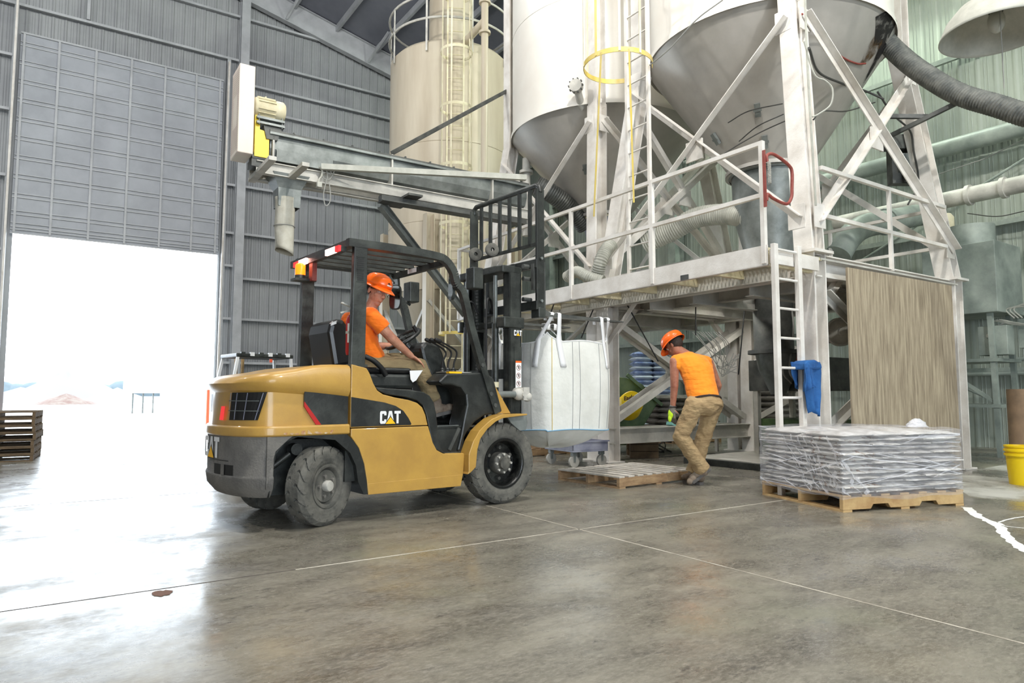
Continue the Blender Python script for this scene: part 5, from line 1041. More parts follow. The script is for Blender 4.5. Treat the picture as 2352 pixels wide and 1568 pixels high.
# drive: perforated guard, motor, yellow bracket, bearing
gu = empty('belt_guard', al(1.88, 8.95, 3.98)); gu.parent = AU
m = MB(); m.prism([(0, 0), (0, 1.1), (.0, 1.14), (.0, 1.14), (.0, 0)], lambda u, v, w: (u, w, v), 0, .1) if 0 else m.span((-.08, -.12, 0), (.11, .30, 1.15)); m.build('guard_box', 'pinkplate', gu, bevel=.01)
M['perf'] = mat('guard_hole', (.62, .50, .48), .6)
m = MB()
for i in range(9):
    for j in range(40):
        if j < 12 or j > 27 or i in (0, 1, 7, 8): y = -.09+.044*i; z = .06+.0262*j; m.add([(-.082, y-.008, z-.006), (-.082, y+.008, z-.006), (-.082, y+.008, z+.006), (-.082, y-.008, z+.006)], [(0, 1, 2, 3)])
m.build('perforations', 'perf', gu, kind='stuff')
mo = empty('motor', al(2.18, 8.98, 4.66)); mo.parent = AU
m = MB(); m.lathe([(0, -.17), (.11, -.17), (.13, -.15), (.13, .10), (.135, .11), (.135, .19), (.11, .22), (0, .22)], (0, 0, 0), (1, 0, 0), 32); m.build('motor_body', 'cream_steel', mo)
for k in range(17): a = radians(-70+k*20); m = MB(); m.beam((-.13, .13*sin(a), .13*cos(a)), (.09, .13*sin(a), .13*cos(a)), .006, .035, (0, sin(a), cos(a))); m.build('cooling_fin', 'cream_steel', mo)
m = MB(); m.span((-.15, -.13, -.18), (.2, .13, -.15)); m.span((-.15, -.13, -.245), (.2, .13, -.215)); m.build('motor_base', 'galv', mo)
for x in (-.12, .17): m = MB(); m.cyl((x, -.11, -.26), (x, -.11, -.12), .01, 8); m.build('stud', 'galv', mo)
m = MB(); m.cyl((-.02, 0, .13), (-.02, 0, .17), .012, 8); m.build('lifting_eye', 'cream_steel', mo)
m = MB(); m.prism([(-.06, -.25), (.18, -.25), (.12, -.42), (-.02, -.42)], lambda u, v, w: (u, w, v), -.1, .1); m.build('motor_bracket', 'dark_steel', mo)
m = MB(); m.prism([(-.12, -.02), (-.06, -.02), (-.06, -.20), (.06, -.22), (.06, -.56), (-.12, -.56)], lambda u, v, w: al(2.14+u, 8.9+w, 4.55+v), 0, .16); m.build('drive_bracket', M['conv_yellow'] if 'conv_yellow' in M else 'yellow_pail', AU)
m = MB(); m.cyl(al(2.0, 9.0, 3.98), al(2.24, 9.0, 3.98), .09, 16); m.span(al(1.99, 8.9, 3.86), al(2.2, 9.12, 3.95)); m.build('gearbox', 'black_paint', AU)
# cable with a plug hung over the conveyor
CB = empty('power_cable', on(757, 395, 'y', 8.82), label='pale coiled cable with a plug hanging from the screw conveyor beside the canvas sock', cat='cable')
co = on(757, 395, 'y', 8.82); cl_ = lambda x, y, dy=0: on(x, y, 'y', 8.82+dy)-co
m = MB(); m.tube(curve([cl_(733, 382), cl_(740, 392), cl_(738, 405), cl_(733, 412), cl_(732, 420)], 6), .012, 7); m.build('plug_lead', 'hosew', CB)
m = MB(); m.span(cl_(728, 417)-Vector((0, .02, 0)), cl_(739, 431)+Vector((0, .03, 0))); m.build('plug', 'hosew', CB, bevel=.005)
m = MB(); m.tube(curve([cl_(768, 392, .02), cl_(764, 402), cl_(756, 412), cl_(745, 410), cl_(740, 402), cl_(748, 396), cl_(760, 400), cl_(756, 378), cl_(750, 388), cl_(752, 405), cl_(747, 425), cl_(743, 450), cl_(748, 472), cl_(757, 465), cl_(759, 445), cl_(756, 420)], 6), .007, 6); m.build('cord', 'cable', CB)
# square tube resting over the conveyor, and the inclined tie to the silo frame
m = MB(); a = on(738, 383, 'y', 8.80); b = on(1208, 408, 'y', 7.9); m.beam(a, b, .07, .075)
m.build('square_tube', 'hosew', None, label='long pale square tube lying along the screw conveyor towards the silo frame', cat='tube')
m = MB(); a = on(898, 357, 'y', 9.1); b = on(1168, 210, 'y', 10.45); m.angle(a, b, .06, (0, 0, 1), .012); m.build('tie_bar', 'dark_steel', None, label='dark angle iron sloping up from the conveyor to the bracket on the frame leg', cat='steel bar')
# nozzle pipe by the middle cone
q = deep(1209, 395, 12.6); m = MB(); m.cyl((0, 0, -1.2), (0, 0, .25), .075, 16); m.cyl((0, 0, -.03), (0, 0, .02), .13, 18); PP = empty('drop_pipe', q, label='grey flanged drop pipe left of the middle silo cone', cat='pipe'); m.build('pipe', 'grey_steel', PP)
m = MB(); m.cyl((0, 0, -.75), (0, 0, -.70), .13, 18); m.build('flange', 'grey_steel', PP)
# ================================================================ big ribbed hose
def ribhose(name, pts, r, mt, pitch=.03, amp=.012, **kw):
    P = curve(pts, 24); out = []; rr = []; acc = 0; L_ = [0]
    for a, b in zip(P, P[1:]): acc += (b-a).length; L_.append(acc)
    n_ = int(acc/pitch)*4; j = 0
    for i in range(n_+1):
        s = acc*i/n_
        while j < len(L_)-2 and L_[j+1] < s: j += 1
        t = (s-L_[j])/max(1e-6, L_[j+1]-L_[j]); out.append(P[j].lerp(P[j+1], t)); rr.append(r+amp*(.5+.5*cos(2*pi*s/pitch)))
    o0 = out[0].copy(); m = MB(); m.tube([p-o0 for p in out], rr, 20); o = m.build(name, mt, None, **kw); o.location = o0; return o
hz = ribhose('ribbed_hose', [deep(2024, 84, 9.05), deep(2065, 125, 8.85), deep(2115, 165, 8.6), deep(2200, 215, 8.2), deep(2290, 243, 7.8), deep(2370, 268, 7.5), deep(2480, 285, 7.1), Vector((9.6, .3, 3.3)), Vector((10.4, -1.2, 2.6))], .108, 'hose', .036, .018, label='thick grey ribbed hose running from the big silo cone out to the right', cat='hose')
HC = empty('hose_clamp', deep(2026, 86, 9.06), label='dark hose collar where the ribbed hose meets the big silo cone', cat='clamp')
dvec = (deep(2065, 125, 8.85)-deep(2024, 84, 9.05)).normalized(); m = MB(); m.cyl(-dvec*.12, dvec*.02, .135, 22); m.build('collar', 'dark_steel', HC); m = MB(); m.tube([dvec*.0+dvec.orthogonal().normalized()*.142*cos(t)+dvec.cross(dvec.orthogonal().normalized())*.142*sin(t) for t in [2*pi*k/24 for k in range(24)]], .01, 6, closed=True); m.build('band', 'galv', HC)
def cone_patch(name, pts, mt, par=None):
    A = [cone_at(*p) for p in pts]; n = len(A); ca = sum(a for a, z in A)/n; cz = sum(z for a, z in A)/n; V_ = []; fs = []; B = []
    for i in range(n):
        for k in range(4): t = k/4; B.append((A[i][0]*(1-t)+A[(i+1) % n][0]*t, A[i][1]*(1-t)+A[(i+1) % n][1]*t))
    nb = len(B)
    for f_ in (1, .75, .5, .25, .01):
        for a, z in B: a2 = ca+(a-ca)*f_; z2 = cz+(z-cz)*f_; V_.append(on_cone(5.73, 1.6, 5.68, .5, 4.02, radians(a2), z2, .026))
    for r in range(4):
        for i in range(nb): fs.append((r*nb+i, r*nb+(i+1) % nb, (r+1)*nb+(i+1) % nb, (r+1)*nb+i))
    m = MB(); m.add(V_, fs, True); return m.build(name, mt, par)
# soot and rust stain on the cone
def cone_at(x, y):
    """angle and height on the big cone seen at (x, y)"""
    d = ray(x, y); best = None
    for i in range(400):
        t = 7.0+i*.01; p = CAMP+d*t; r = sqrt((p.x-CX)**2+(p.y-5.73)**2); rr = .5+1.1*(p.z-4.02)/1.66
        if r <= rr+.015: return math.degrees(atan2(p.y-5.73, p.x-CX)), p.z
    return -60, 5
M['soot'] = patchy('black_soot', (.08, .07, .06), .8, 5, .36, .5, .95); M['rust'] = patchy('rust_run', (.30, .22, .10), .8, 7, .38, .58, .85)
cone_patch('soot_stain', [(2008, 40), (2035, 25), (2058, 50), (2060, 85), (2035, 105), (2005, 105)], M['soot'], s3)
cone_patch('rust_stain', [(2005, 85), (2030, 95), (2012, 120), (1992, 142), (1974, 148), (1985, 118)], M['rust'], s3)
# red-brown cable across the cone and thin wires
def wire(name, pts, r, mt, lab, cat_='cable', n=6, **kw):
    P = curve(pts, n); o0 = P[0].copy(); m = MB(); m.tube([p-o0 for p in P], r, 6); o = m.build(name, mt, None, label=lab, cat=cat_, **kw); o.location = o0; return o
wire('cable', [deep(x, y, d) for x, y, d in ((1842, 32, 7.75), (1880, 80, 8.2), (1925, 125, 8.4), (1965, 145, 8.6), (1988, 146, 8.7))], .012, 'brickred', 'dull red cable sagging across the big silo cone below the hose')
wire('cable', [deep(x, y, 7.05) for x, y in ((1847, 95), (1870, 170), (1895, 185), (1912, 205), (1908, 240), (1880, 262), (1866, 268))], .009, 'hosew', 'pale looping cable beside the upper part of the near frame leg')
wire('cable', [deep(x, y, d) for x, y, d in ((1672, 282, 8.6), (1720, 255, 8.4), (1798, 238, 8.2))], .007, 'dcable', 'thin dark wire on the big cone above the upper clamp')
wire('cable', [deep(x, y, d) for x, y, d in ((1697, 325, 8.7), (1740, 290, 8.6), (1800, 262, 8.5))], .007, 'dcable', 'thin dark wire on the big cone between the two clamps')
wire('cable', [deep(x, y, d) for x, y, d in ((1655, 358, 8.7), (1700, 330, 8.6), (1750, 302, 8.5), (1810, 275, 8.3))], .007, 'dcable', 'thin dark wire on the big cone, lowest of those crossing it')
wire('cable', [deep(x, y, d) for x, y, d in ((1858, 110, 7.0), (1880, 165, 7.6), (1930, 190, 8.6), (1990, 210, 9.0), (2030, 228, 9.0))], .014, 'dcable', 'dark cable bundle going right from the near leg to the brace crossing', n=10)
wire('cable', [deep(x, y, d) for x, y, d in ((1868, 275, 7.3), (1890, 255, 7.6), (1945, 255, 8.6), (2010, 235, 9.0))], .008, 'dcable', 'thin dark cable below the bundle right of the near leg')
wire('thin_rope', [deep(x, y, d) for x, y, d in ((1660, 0, 7.4), (1600, 45, 7.6), (1540, 110, 7.9), (1492, 150, 8.2))], .008, 'cable', 'thin grey line along the rim of the big silo down to the yellow hoop', 'rope')
wire('conduit', [Vector((6.45, 4.02, 5.6)), Vector((6.45, 4.02, 4.4)), Vector((6.48, 4.0, 2.9))], .012, 'hosew', 'thin pale conduit running down the near upper frame leg', 'conduit')
# ================================================================ right wall pipework
def pipe(name, p, q, r, mt, lab, extra=(), **kw):
    p = Vector(p); q = Vector(q); r_ = empty(name, p, label=lab, cat='pipe', **kw); m = MB(); m.cyl((0, 0, 0), q-p, r, 22); m.build('pipe', mt, r_)
    for f in extra: c = (q-p)*f; d = (q-p).normalized(); m = MB(); m.cyl(c-d*.03, c+d*.03, r*1.25, 22); m.build('coupling', mt, r_)
    return r_
pipe('pipe', (13.3, -1, 5.38), (13.3, 9.5, 5.42), .15, 'ggirt', 'thick green grey pipe along the right wall, highest of the big pipes', (.5,))
pipe('pipe', (12.3, -1, 4.17), (12.3, 7.2, 4.2), .135, 'grey_steel', 'pale dusty pipe along the right wall below the ribbed hose, with brown patches', (.66, .72))
pipe('pipe', (13.45, -2, 1.55), (13.45, 9, 1.53), .035, 'ggirt', 'thin green conduit low on the right wall, upper of the two'); pipe('pipe', (13.45, -2, 1.30), (13.45, 9, 1.30), .035, 'ggirt', 'thin green conduit low on the right wall, lower of the two')
m = MB(); m.tube([on(x, y, 'x', 13.6) for x, y in ((2065, 415), (2190, 345), (2352, 275), (2420, 245))] if 0 else [on(2155, 400, 'x', 13.6), on(2260, 365, 'x', 13.6), on(2352, 320, 'x', 13.6), on(2400, 300, 'x', 13.6)], .01, 5)
m.build('guy_wire', 'cable', None, label='thin wire slanting over the right wall under the top pipe', cat='wire')
wire('wall_brace', [on(1975, 600, 'x', 13.7), on(2352, 365, 'x', 13.7), on(2420, 320, 'x', 13.7)], .022, 'ggirt', 'slanting green brace rod on the right wall', 'brace', 2)
wire('cable', [on(2222, 490, 'x', 13.4), on(2290, 497, 'x', 13.4), on(2352, 485, 'x', 13.4), on(2400, 478, 'x', 13.4)], .008, 'dcable', 'thin dark cable sagging on the wall under the pale pipe')
wire('cable', [on(2250, 760, 'x', 13.3), on(2300, 745, 'x', 13.3), on(2352, 712, 'x', 13.3), on(2410, 690, 'x', 13.3)], .012, 'cable', 'grey cable rising right from the control box on the wall')
wire('brace_rod', [on(2200, 885, 'x', 13.4), on(2325, 938, 'x', 13.4), on(2400, 968, 'x', 13.4)], .02, 'ggirt', 'slanting rod at the foot of the right wall behind the brown drum', 'brace', 2)
# dark brackets carrying the hose, junction gear on the leg
HB = empty('hose_bracket', deep(2118, 268, 8.6), label='dark steel arm reaching from the far frame leg up to the ribbed hose', cat='bracket')
h0 = deep(2118, 268, 8.6); m = MB(); m.beam(deep(2010, 267, 8.8)-h0, deep(2130, 268, 8.6)-h0, .05, .05); m.build('level_arm', 'dark_steel', HB)
m = MB(); m.beam(deep(2012, 328, 9.0)-h0, deep(2215, 228, 8.2)-h0, .045, .05); m.build('rising_arm', 'dark_steel', HB)
m = MB(); m.beam(deep(2201, 205, 8.2)-h0, deep(2226, 245, 8.15)-h0, .02, .09, (1, 0, 0)); m.build('clamp_plate', 'dark_steel', HB)
JB = empty('junction_gear', deep(2072, 370, 9.3), label='cluster of dark electrical boxes on the far frame leg behind the braces', cat='electrical boxes')
j0 = deep(2072, 370, 9.3)
for (x0, y0, x1, y1, mt, d) in ((2018, 312, 2095, 345, 'dark_steel', 9.3), (2062, 340, 2088, 425, 'dark_steel', 9.4), (2072, 355, 2098, 392, 'galv', 9.25), (2080, 395, 2112, 415, 'dark_steel', 9.2)):
    a = deep(x0, y0, d); b = deep(x1, y1, d); c = (a+b)/2-j0; m = MB(); m.box(c, ((b-a).length*.72, .14, abs(a.z-b.z)), Matrix.Rotation(-.6, 3, 'Z')); m.build('electrical_box', mt, JB)
wire('cable', [deep(x, y, 9.1) for x, y in ((2015, 210), (2050, 262), (2090, 300), (2098, 345), (2110, 420), (2085, 470))], .012, 'dcable', 'dark cable hanging down beside the electrical boxes')
# ducts and machine behind the near frame on the right
DU = empty('elbow_duct', deep(1960, 560, 10.6), label='large grey green elbow duct above the platform right of the near frame leg', cat='duct')
d0 = deep(1960, 560, 10.6); m = MB(); m.tube(curve([deep(1925, 585, 10.4)-d0, deep(1950, 545, 10.5)-d0, deep(1985, 520, 10.8)-d0, deep(2040, 508, 11.2)-d0, deep(2130, 490, 12)-d0], 8), .19, 22); m.build('duct', 'ggirt', DU)
m = MB(); m.cyl(deep(2032, 510, 11.15)-d0, deep(2040, 508, 11.2)-d0, .22, 22); m.build('flange', 'ggirt', DU)
TK = empty('dust_bin', (12.0, 5.0, 2.2), label='grey green steel bin with a round top on a stand beside the right wall', cat='bin')
m = MB(); m.span((-.2, -.6, .0), (.75, .45, 1.1)); m.build('bin_body', 'ggirt', TK, bevel=.01)
m = MB(); m.cyl((.25, -.1, 1.1), (.25, -.1, 1.45), .34, 28); m.build('round_top', 'ggirt', TK)
m = MB(); m.lathe([(0, 0), (.12, 0), (.13, .05), (.13, .2), (.09, .26), (0, .27)], (.1, .2, 1.45), n=20); m.build('fan_motor', 'cream_steel', TK)
for x in (-.1, .65):
    for y in (-.5, .35): m = MB(); m.beam((x, y, -2.2), (x*.9, y*.9, 0), .07, .07, (0, 1, 0)); m.build('leg', 'ggirt', TK)
for z in (-.75, -1.45): m = MB(); m.span((-.15, -.55, z), (.7, .4, z+.05)); m.build('shelf_frame', 'ggirt', TK)
m = MB(); m.beam((-.1, -.5, -1.4), (-.1, .35, -.75), .03, .05); m.build('cross_brace', 'ggirt', TK)
KB = empty('control_box', (12.3, 4.3, 1.55), label='grey electrical cabinets with looping cables under the steel bin by the right wall', cat='electrical cabinet')
m = MB(); m.span((-.1, -.35, .1), (.1, .0, .55)); m.build('cabinet', 'ggirt', KB, bevel=.01); m = MB(); m.span((-.35, .05, .0), (-.1, .45, .45)); m.build('cabinet', 'ggirt', KB, bevel=.01)
m = MB(); m.cyl((-.37, .3, .3), (-.34, .3, .3), .03, 12); m.build('knob', 'hosew', KB)
for k in range(3): m = MB(); k0 = Vector((-.2, -.1+.05*k, .55)); m.tube(curve([k0, k0+Vector((0, .1, .15)), k0+Vector((0, -.15, .22-.03*k)), k0+Vector((0, -.3, .05)), k0+Vector((.05, -.1, -.1)), k0+Vector((0, .3, .0))], 6), .012, 6); m.build('cable_loop', 'hosew', KB)
# high bay lamp
q = deep(2290, 78, 6.3); LM = empty('high_bay_lamp', q, label='round grey high bay lamp shade hanging at the upper right', cat='lamp')
m = MB(); m.lathe([(.46, 0), (.45, .03), (.40, .15), (.30, .27), (.17, .35), (.13, .42), (.13, .58), (0, .6)], n=48); m.build('shade', M['shade'] if 'shade' in M else 'hosew', LM, solid=.006)
m = MB(); m.ball((0, 0, .12), (.07, .07, .11), 20, 12); m.build('bulb', 'hosew', LM)
for k in range(4): a = k*pi/2+.4; m = MB(); m.beam((.05*cos(a), .05*sin(a), .2), (.07*cos(a), .07*sin(a), .34), .012, .012); m.build('bulb_rod', 'dark_steel', LM)
m = MB(); m.cyl((0, 0, .6), (0, 0, roof_z(q.x)-q.z-.2), .012, 8); m.build('hanger_rod', 'cable', LM)
m = MB(); m.cyl((-.05, -.05, .3), (-.05, -.05, -.55), .004, 6); m.build('pull_cord', 'cable', LM)
# hoses on the platform
ribhose('ribbed_hose', [Vector((7.9, 8.6, 3.25)), Vector((7.2, 8.1, 3.2)), Vector((6.75, 7.75, 3.0)), Vector((6.55, 7.45, 2.75)), Vector((6.5, 7.15, 2.46))] if 0 else [on(1405, 560, 'x', 6.4), on(1392, 575, 'x', 6.3), on(1380, 600, 'x', 6.2), on(1372, 632, 'x', 6.2)], .085, 'hosew', .03, .012, label='pale ribbed hose bending down behind the platform rail', cat='hose')
ribhose('ribbed_hose', [on(1302, 636, 'x', 6.0), on(1325, 624, 'x', 6.0), on(1350, 636, 'x', 6.0), on(1385, 646, 'x', 6.1)], .07, 'hosew', .03, .010, label='pale ribbed hose lying on the platform floor by the rail post', cat='hose')
ribhose('ribbed_hose', [deep(1480, 560, 10.4), deep(1545, 530, 10.2), deep(1600, 500, 10.0), deep(1670, 492, 9.7), deep(1720, 500, 9.4)], .14, 'hosew', .035, .014, label='wide pale ribbed hose sagging between the two discharge drums', cat='hose')
ribhose('ribbed_hose', [deep(1232, 425, 12), deep(1260, 440, 12), deep(1300, 470, 12.1), deep(1345, 520, 12.3)], .16, 'dark_steel', .04, .01, label='dark duct hose left of the middle silo outlet', cat='hose')
# ================================================================ pallets, sacks and goods
def pallet(name, loc, rz, L_, Wd, n, lab, mt='wood', top='wood_white', h=.125, **kw):
    """stringers along x, deck boards along y"""
    P = empty(name, loc, rz, label=lab, cat='pallet', **kw)
    for i in range(3):
        y = .02+(Wd-.04)*i/2; m = MB()
        m.prism([(0, .018), (.22*L_, .018), (.24*L_, .055), (.36*L_, .055), (.38*L_, .018), (.62*L_, .018), (.64*L_, .055), (.76*L_, .055), (.78*L_, .018), (L_, .018), (L_, h-.018), (0, h-.018)] if kw.get('kind') != 'x' and i != 9 and mt == 'pine' else [(0, .018), (L_, .018), (L_, h-.018), (0, h-.018)], lambda u, v, w: (u, w, v), y-.02, y+.02); m.build('stringer', mt, P, bevel=.003)
    rnd = random.Random(int(L_*1000)+n)
    for k in range(n):
        w = .085+rnd.uniform(-.008, .012); x = (L_-w)*k/(n-1); m = MB(); m.box((x+w/2, Wd/2, h-.009), (w, Wd, .017), Matrix.Rotation(rnd.uniform(-.012, .012), 3, 'Z')); m.build('deck_board', top, P, bevel=.002)
    for k in range(3): x = (L_-.09)*k/2; m = MB(); m.span((x, 0, 0), (x+.09, Wd, .017)); m.build('bottom_board', mt, P)
    return P
pallet('pallet', (4.80, 5.19, 0), radians(4), 1.22, .93, 9, 'empty dusty wooden pallet on the floor in front of the bending worker')
# wrapped sack pallet
PA = radians(-17.3); PC = Vector((5.365, 3.165, 0))
pallet('pallet', PC, PA, 1.27, 1.03, 7, 'new pine pallet under the wrapped grey sacks', 'pine', 'pine', .135)
PX = Matrix.Translation(PC) @ Matrix.Rotation(PA, 4, 'Z')
rnd = random.Random(11)
def sackmesh(w, d, h, seed):
    m = MB(); NU, NV = 12, 8; V_ = []; fs = []; r_ = random.Random(seed)
    for s_ in (1, -1):
        for j in range(NV+1):
            for i in range(NU+1):
                u, v = i/NU*2-1, j/NV*2-1; e = (1-abs(u)**4)*(1-abs(v)**4); z = s_*(.06+.94*e**.55)*h/2; nn = noise.noise(Vector((u*2.5+seed, v*2.5, s_*2)))
                V_.append((u*w/2*(1-.02*(1-abs(s_))+.015*nn), v*d/2*(1+.02*noise.noise(Vector((u*3, seed, v)))), z+.008*nn))
    n = (NU+1)*(NV+1)
    for s_ in (0, 1):
        for j in range(NV):
            for i in range(NU): a = s_*n+j*(NU+1)+i; q = (a, a+1, a+NU+2, a+NU+1); fs.append(q if s_ == 0 else q[::-1])
    ed = [i for i in range(NU+1)]+[(j+1)*(NU+1)-1+0 for j in range(1, NV+1)]+[NV*(NU+1)+i for i in range(NU-1, -1, -1)]+[j*(NU+1) for j in range(NV-1, 0, -1)]
    for a, b in zip(ed, ed[1:]+ed[:1]): fs.append((a, a+n, b+n, b))
    m.add(V_, fs, True); return m
protos = {}; M['sack_b'] = mat('torn_brown_sack', (.86, .85, .83), .6, 0, (.52, .36, .20), 9, .5, .9, 14, lo=.53, hi=.60); M['sack_w'] = mat('white_plastic_sack', (.93, .93, .93), .35, 0, (.74, .72, .69), 7, .5, .9, 14)
ORD = ['bottom', 'second', 'third', 'fourth', 'fifth', 'sixth', 'seventh', 'eighth', 'ninth', 'tenth', 'eleventh', 'twelfth', 'top', '14th', '15th', '16th', '17th']
layers = 13; lh = .0385; z0 = .137
lab_l = ['grey paper sack in the wrapped stack on the pine pallet']
for lay in range(layers):
    odd = lay % 2; cells = [(.158+.318*i, .255+.52*j, .33, .53) for j in range(2) for i in range(4)] if not odd else [(.21+.425*i, .17+.345*j, .44, .36) for j in range(3) for i in range(3)]
    for ci, (cx_, cy_, w, d) in enumerate(cells):
        key = (odd, 3 if ci == 0 and lay % 3 != 0 else rnd.randint(0, 2))
        if key not in protos:
            mm = sackmesh(w*.955, d*.97, lh*1.2, 3+key[1]+5*odd); ob = mm.build('paper_sack', ['sack_b' if key[1] == 3 else ('sack' if key[1] else 'sack_w')], None); protos[key] = ob; o = ob
        else: o = protos[key].copy(); COL.objects.link(o)
        sag = -.02*(1 if cx_ < .3 and cy_ < .3 else 0)
        p = PX @ Vector((cx_+rnd.uniform(-.014, .014), cy_+rnd.uniform(-.02, .02), z0+lh*(lay+.5)+.0))
        o.location = p; o.rotation_euler = (rnd.uniform(-.012, .012), rnd.uniform(-.012, .012), PA+rnd.uniform(-.02, .02))
        nx_ = 3 if odd else 4; col_ = ('left', 'centre', 'right') if odd else ('left', 'centre left', 'centre right', 'right'); row_ = ('front', 'middle', 'rear') if odd else ('front', 'rear')
        o.scale = (rnd.uniform(.96, 1.03), rnd.uniform(.97, 1.03), rnd.uniform(.92, 1.2))
        tag(o, f'grey sack of the wrapped pallet, {ORD[lay]} layer from the bottom, {row_[ci//nx_]} {col_[ci % nx_]}', 'sack', 'sacks in the wrapped stack')
# stretch wrap skin
m = MB(); NT, NZ = 120, 26; V_ = []; top = z0+lh*layers+.014
def wrp(t, z, off=.014):
    i = int(t) % 4; f = t-int(t); c = [(0, 0), (1, 0), (1, 1), (0, 1)]; p = c[i]; q = c[(i+1) % 4]; x = (p[0]+(q[0]-p[0])*f); y = (p[1]+(q[1]-p[1])*f)
    nn = noise.noise(Vector((t*6, z*22+t*3, 0)))*.012+noise.noise(Vector((t*20, z*60, 4)))*.006
    X, Y = x*1.25+.0, y*1.03; cx_, cy_ = .625, .515; l = sqrt((X-cx_)**2+(Y-cy_)**2); return Vector((X+(X-cx_)/l*(off+nn), Y+(Y-cy_)/l*(off+nn), z))
for j in range(NZ+1):
    for k in range(NT): t = 4*k/NT; zz_ = .10+.035*noise.noise(Vector((t*3, 0, 0)))+(top-.10)*j/NZ; V_.append(wrp(t, zz_))
fs = [(j*NT+k, j*NT+(k+1) % NT, (j+1)*NT+(k+1) % NT, (j+1)*NT+k) for j in range(NZ) for k in range(NT)]
for jj in range(1, 7):
    for k in range(NT): t = 4*k/NT; p = wrp(t, top); f = 1-jj/6*.999; V_.append(Vector((.625+(p.x-.625)*f, .515+(p.y-.515)*f, top+.012+.022*noise.noise(Vector((p.x*f*4, p.y*f*4, jj*.2))))))
    a = (NZ if jj == 1 else NZ+jj-1)*NT; b = (NZ+jj)*NT; fs += [(a+k, a+(k+1) % NT, b+(k+1) % NT, b+k) for k in range(NT)]
m.add(V_, fs, True); SW = m.build('stretch_wrap', 'wrap', None, label='clear wrinkled stretch wrap round the sack pallet', cat='stretch wrap'); SW.location = PC; SW.rotation_euler = (0, 0, PA)
M['film'] = mat('bunched_film', (.93, .93, .95), .25, bump=.5, bscale=60, alpha=.6)
for k in range(70):
    t0 = rnd.uniform(0, 4); z_ = rnd.uniform(.12, top-.02); dt = rnd.uniform(.25, .9); dz = rnd.uniform(-.22, .22); w = rnd.uniform(.0015, .005)
    m = MB(); A = []; B = []
    for i in range(15):
        f = i/14; t = (t0+dt*f) % 4; zz_ = min(top, max(.11, z_+dz*f+.008*noise.noise(Vector((f*4, k, 0))))); ww = w*sin(pi*f)+.001; A.append(wrp(t, zz_+ww, .018)); B.append(wrp(t, zz_-ww, .018))
    m.add(A+B, [(i, i+1, 15+i+1, 15+i) for i in range(14)], True); m.build('film_crease', 'film', SW)
M['bunch'] = mat('loose_bunched_film', (.95, .95, .97), .2, bump=1, bscale=25, alpha=.32)
for k in range(16):
    t0 = 3.55+rnd.uniform(-.25, .35); z1 = top-.03-rnd.uniform(0, .12); A = []; B = []
    for i in range(15): f = i/14; t = (t0+f*rnd.uniform(.30, .36)+.05*noise.noise(Vector((f*3, k, 1)))) % 4; zz_ = z1-(z1-.12-rnd.uniform(0, .02))*f; w = .012+.02*abs(noise.noise(Vector((k, f*3, 0)))); A.append(wrp((t+w*.8) % 4, zz_, .024)); B.append(wrp((t-w*.8) % 4, zz_+.02, .020))
    m = MB(); m.add(A+B, [(i, i+1, 15+i+1, 15+i) for i in range(14)], True); m.build('film_bunch', 'bunch', SW)
m = MB(); NK = 14; V_ = []
for i in range(NK):
    for j in range(8): a = 2*pi*i/NK; r = .10*(1-j/8)**.7*(1+.3*noise.noise(Vector((a, j, 2)))); V_.append(Vector((1.12+r*cos(a)*1.1, .30+r*sin(a)*.7, top+.01+.075*(j/7)**.8+.015*noise.noise(Vector((a*2, j*.7, 5))))))
m.add(V_, [(i*8+j, ((i+1) % NK)*8+j, ((i+1) % NK)*8+j+1, i*8+j+1) for i in range(NK) for j in range(7)], True); m.build('film_knot', 'film', SW)
# plywood
m = MB(); a = Vector((6.90, 3.955, .02)); m.prism([(6.905, .02), (9.27, .02), (9.235, 2.30), (6.905, 2.29)], lambda u, v, w: (u, w, v), 3.93, 3.952)
PL = m.build('plywood_sheet', 'ply', None, label='big weathered plywood sheet fixed upright between the near frame legs', cat='plywood')
# blue shirt on the ladder
SH = empty('blue_shirt', (6.13, 3.9, 1.25), label='blue shirt draped over a rung of the white ladder', cat='shirt')
def drape(name, x0, x1, z0_, z1_, y, col, par, seed=0, taper=.3):
    m = MB(); NU, NV = 16, 18; V_ = []
    for j in range(NV+1):
        f = j/NV
        for i in range(NU+1):
            u = i/NU; w = (x1-x0)*(1-taper*f*f); c = (x0+x1)/2+.02*f; V_.append(Vector((c+w*(u-.5), y+.022*sin(u*11+seed+f*2)*(.35+f)+.012*noise.noise(Vector((u*4, f*3, seed))), z0_+(z1_-z0_)*f+(.03*sin(u*5+seed) if j == NV else 0))))
    m.add(V_, [(j*(NU+1)+i, j*(NU+1)+i+1, (j+1)*(NU+1)+i+1, (j+1)*(NU+1)+i) for j in range(NV) for i in range(NU)], True); return m.build(name, col, par, solid=.008)
drape('front_drape', -.13, .12, .02, -.48, -.02, 'blue_cloth', SH, 0, .45); drape('back_drape', -.16, .06, .02, -.22, .10, 'blue_cloth', SH, 2, .1); drape('sleeve', -.18, -.06, .0, -.24, -.045, 'blue_cloth', SH, 4, -.2)
m = MB(); m.prism([(-.14, .0), (-.10, .03), (.02, .04), (.12, .01), (.13, -.05), (-.16, -.06)], lambda u, v, w: (u, w, v), -.05, .11); m.build('fold', 'blue_cloth', SH, bevel=.02)
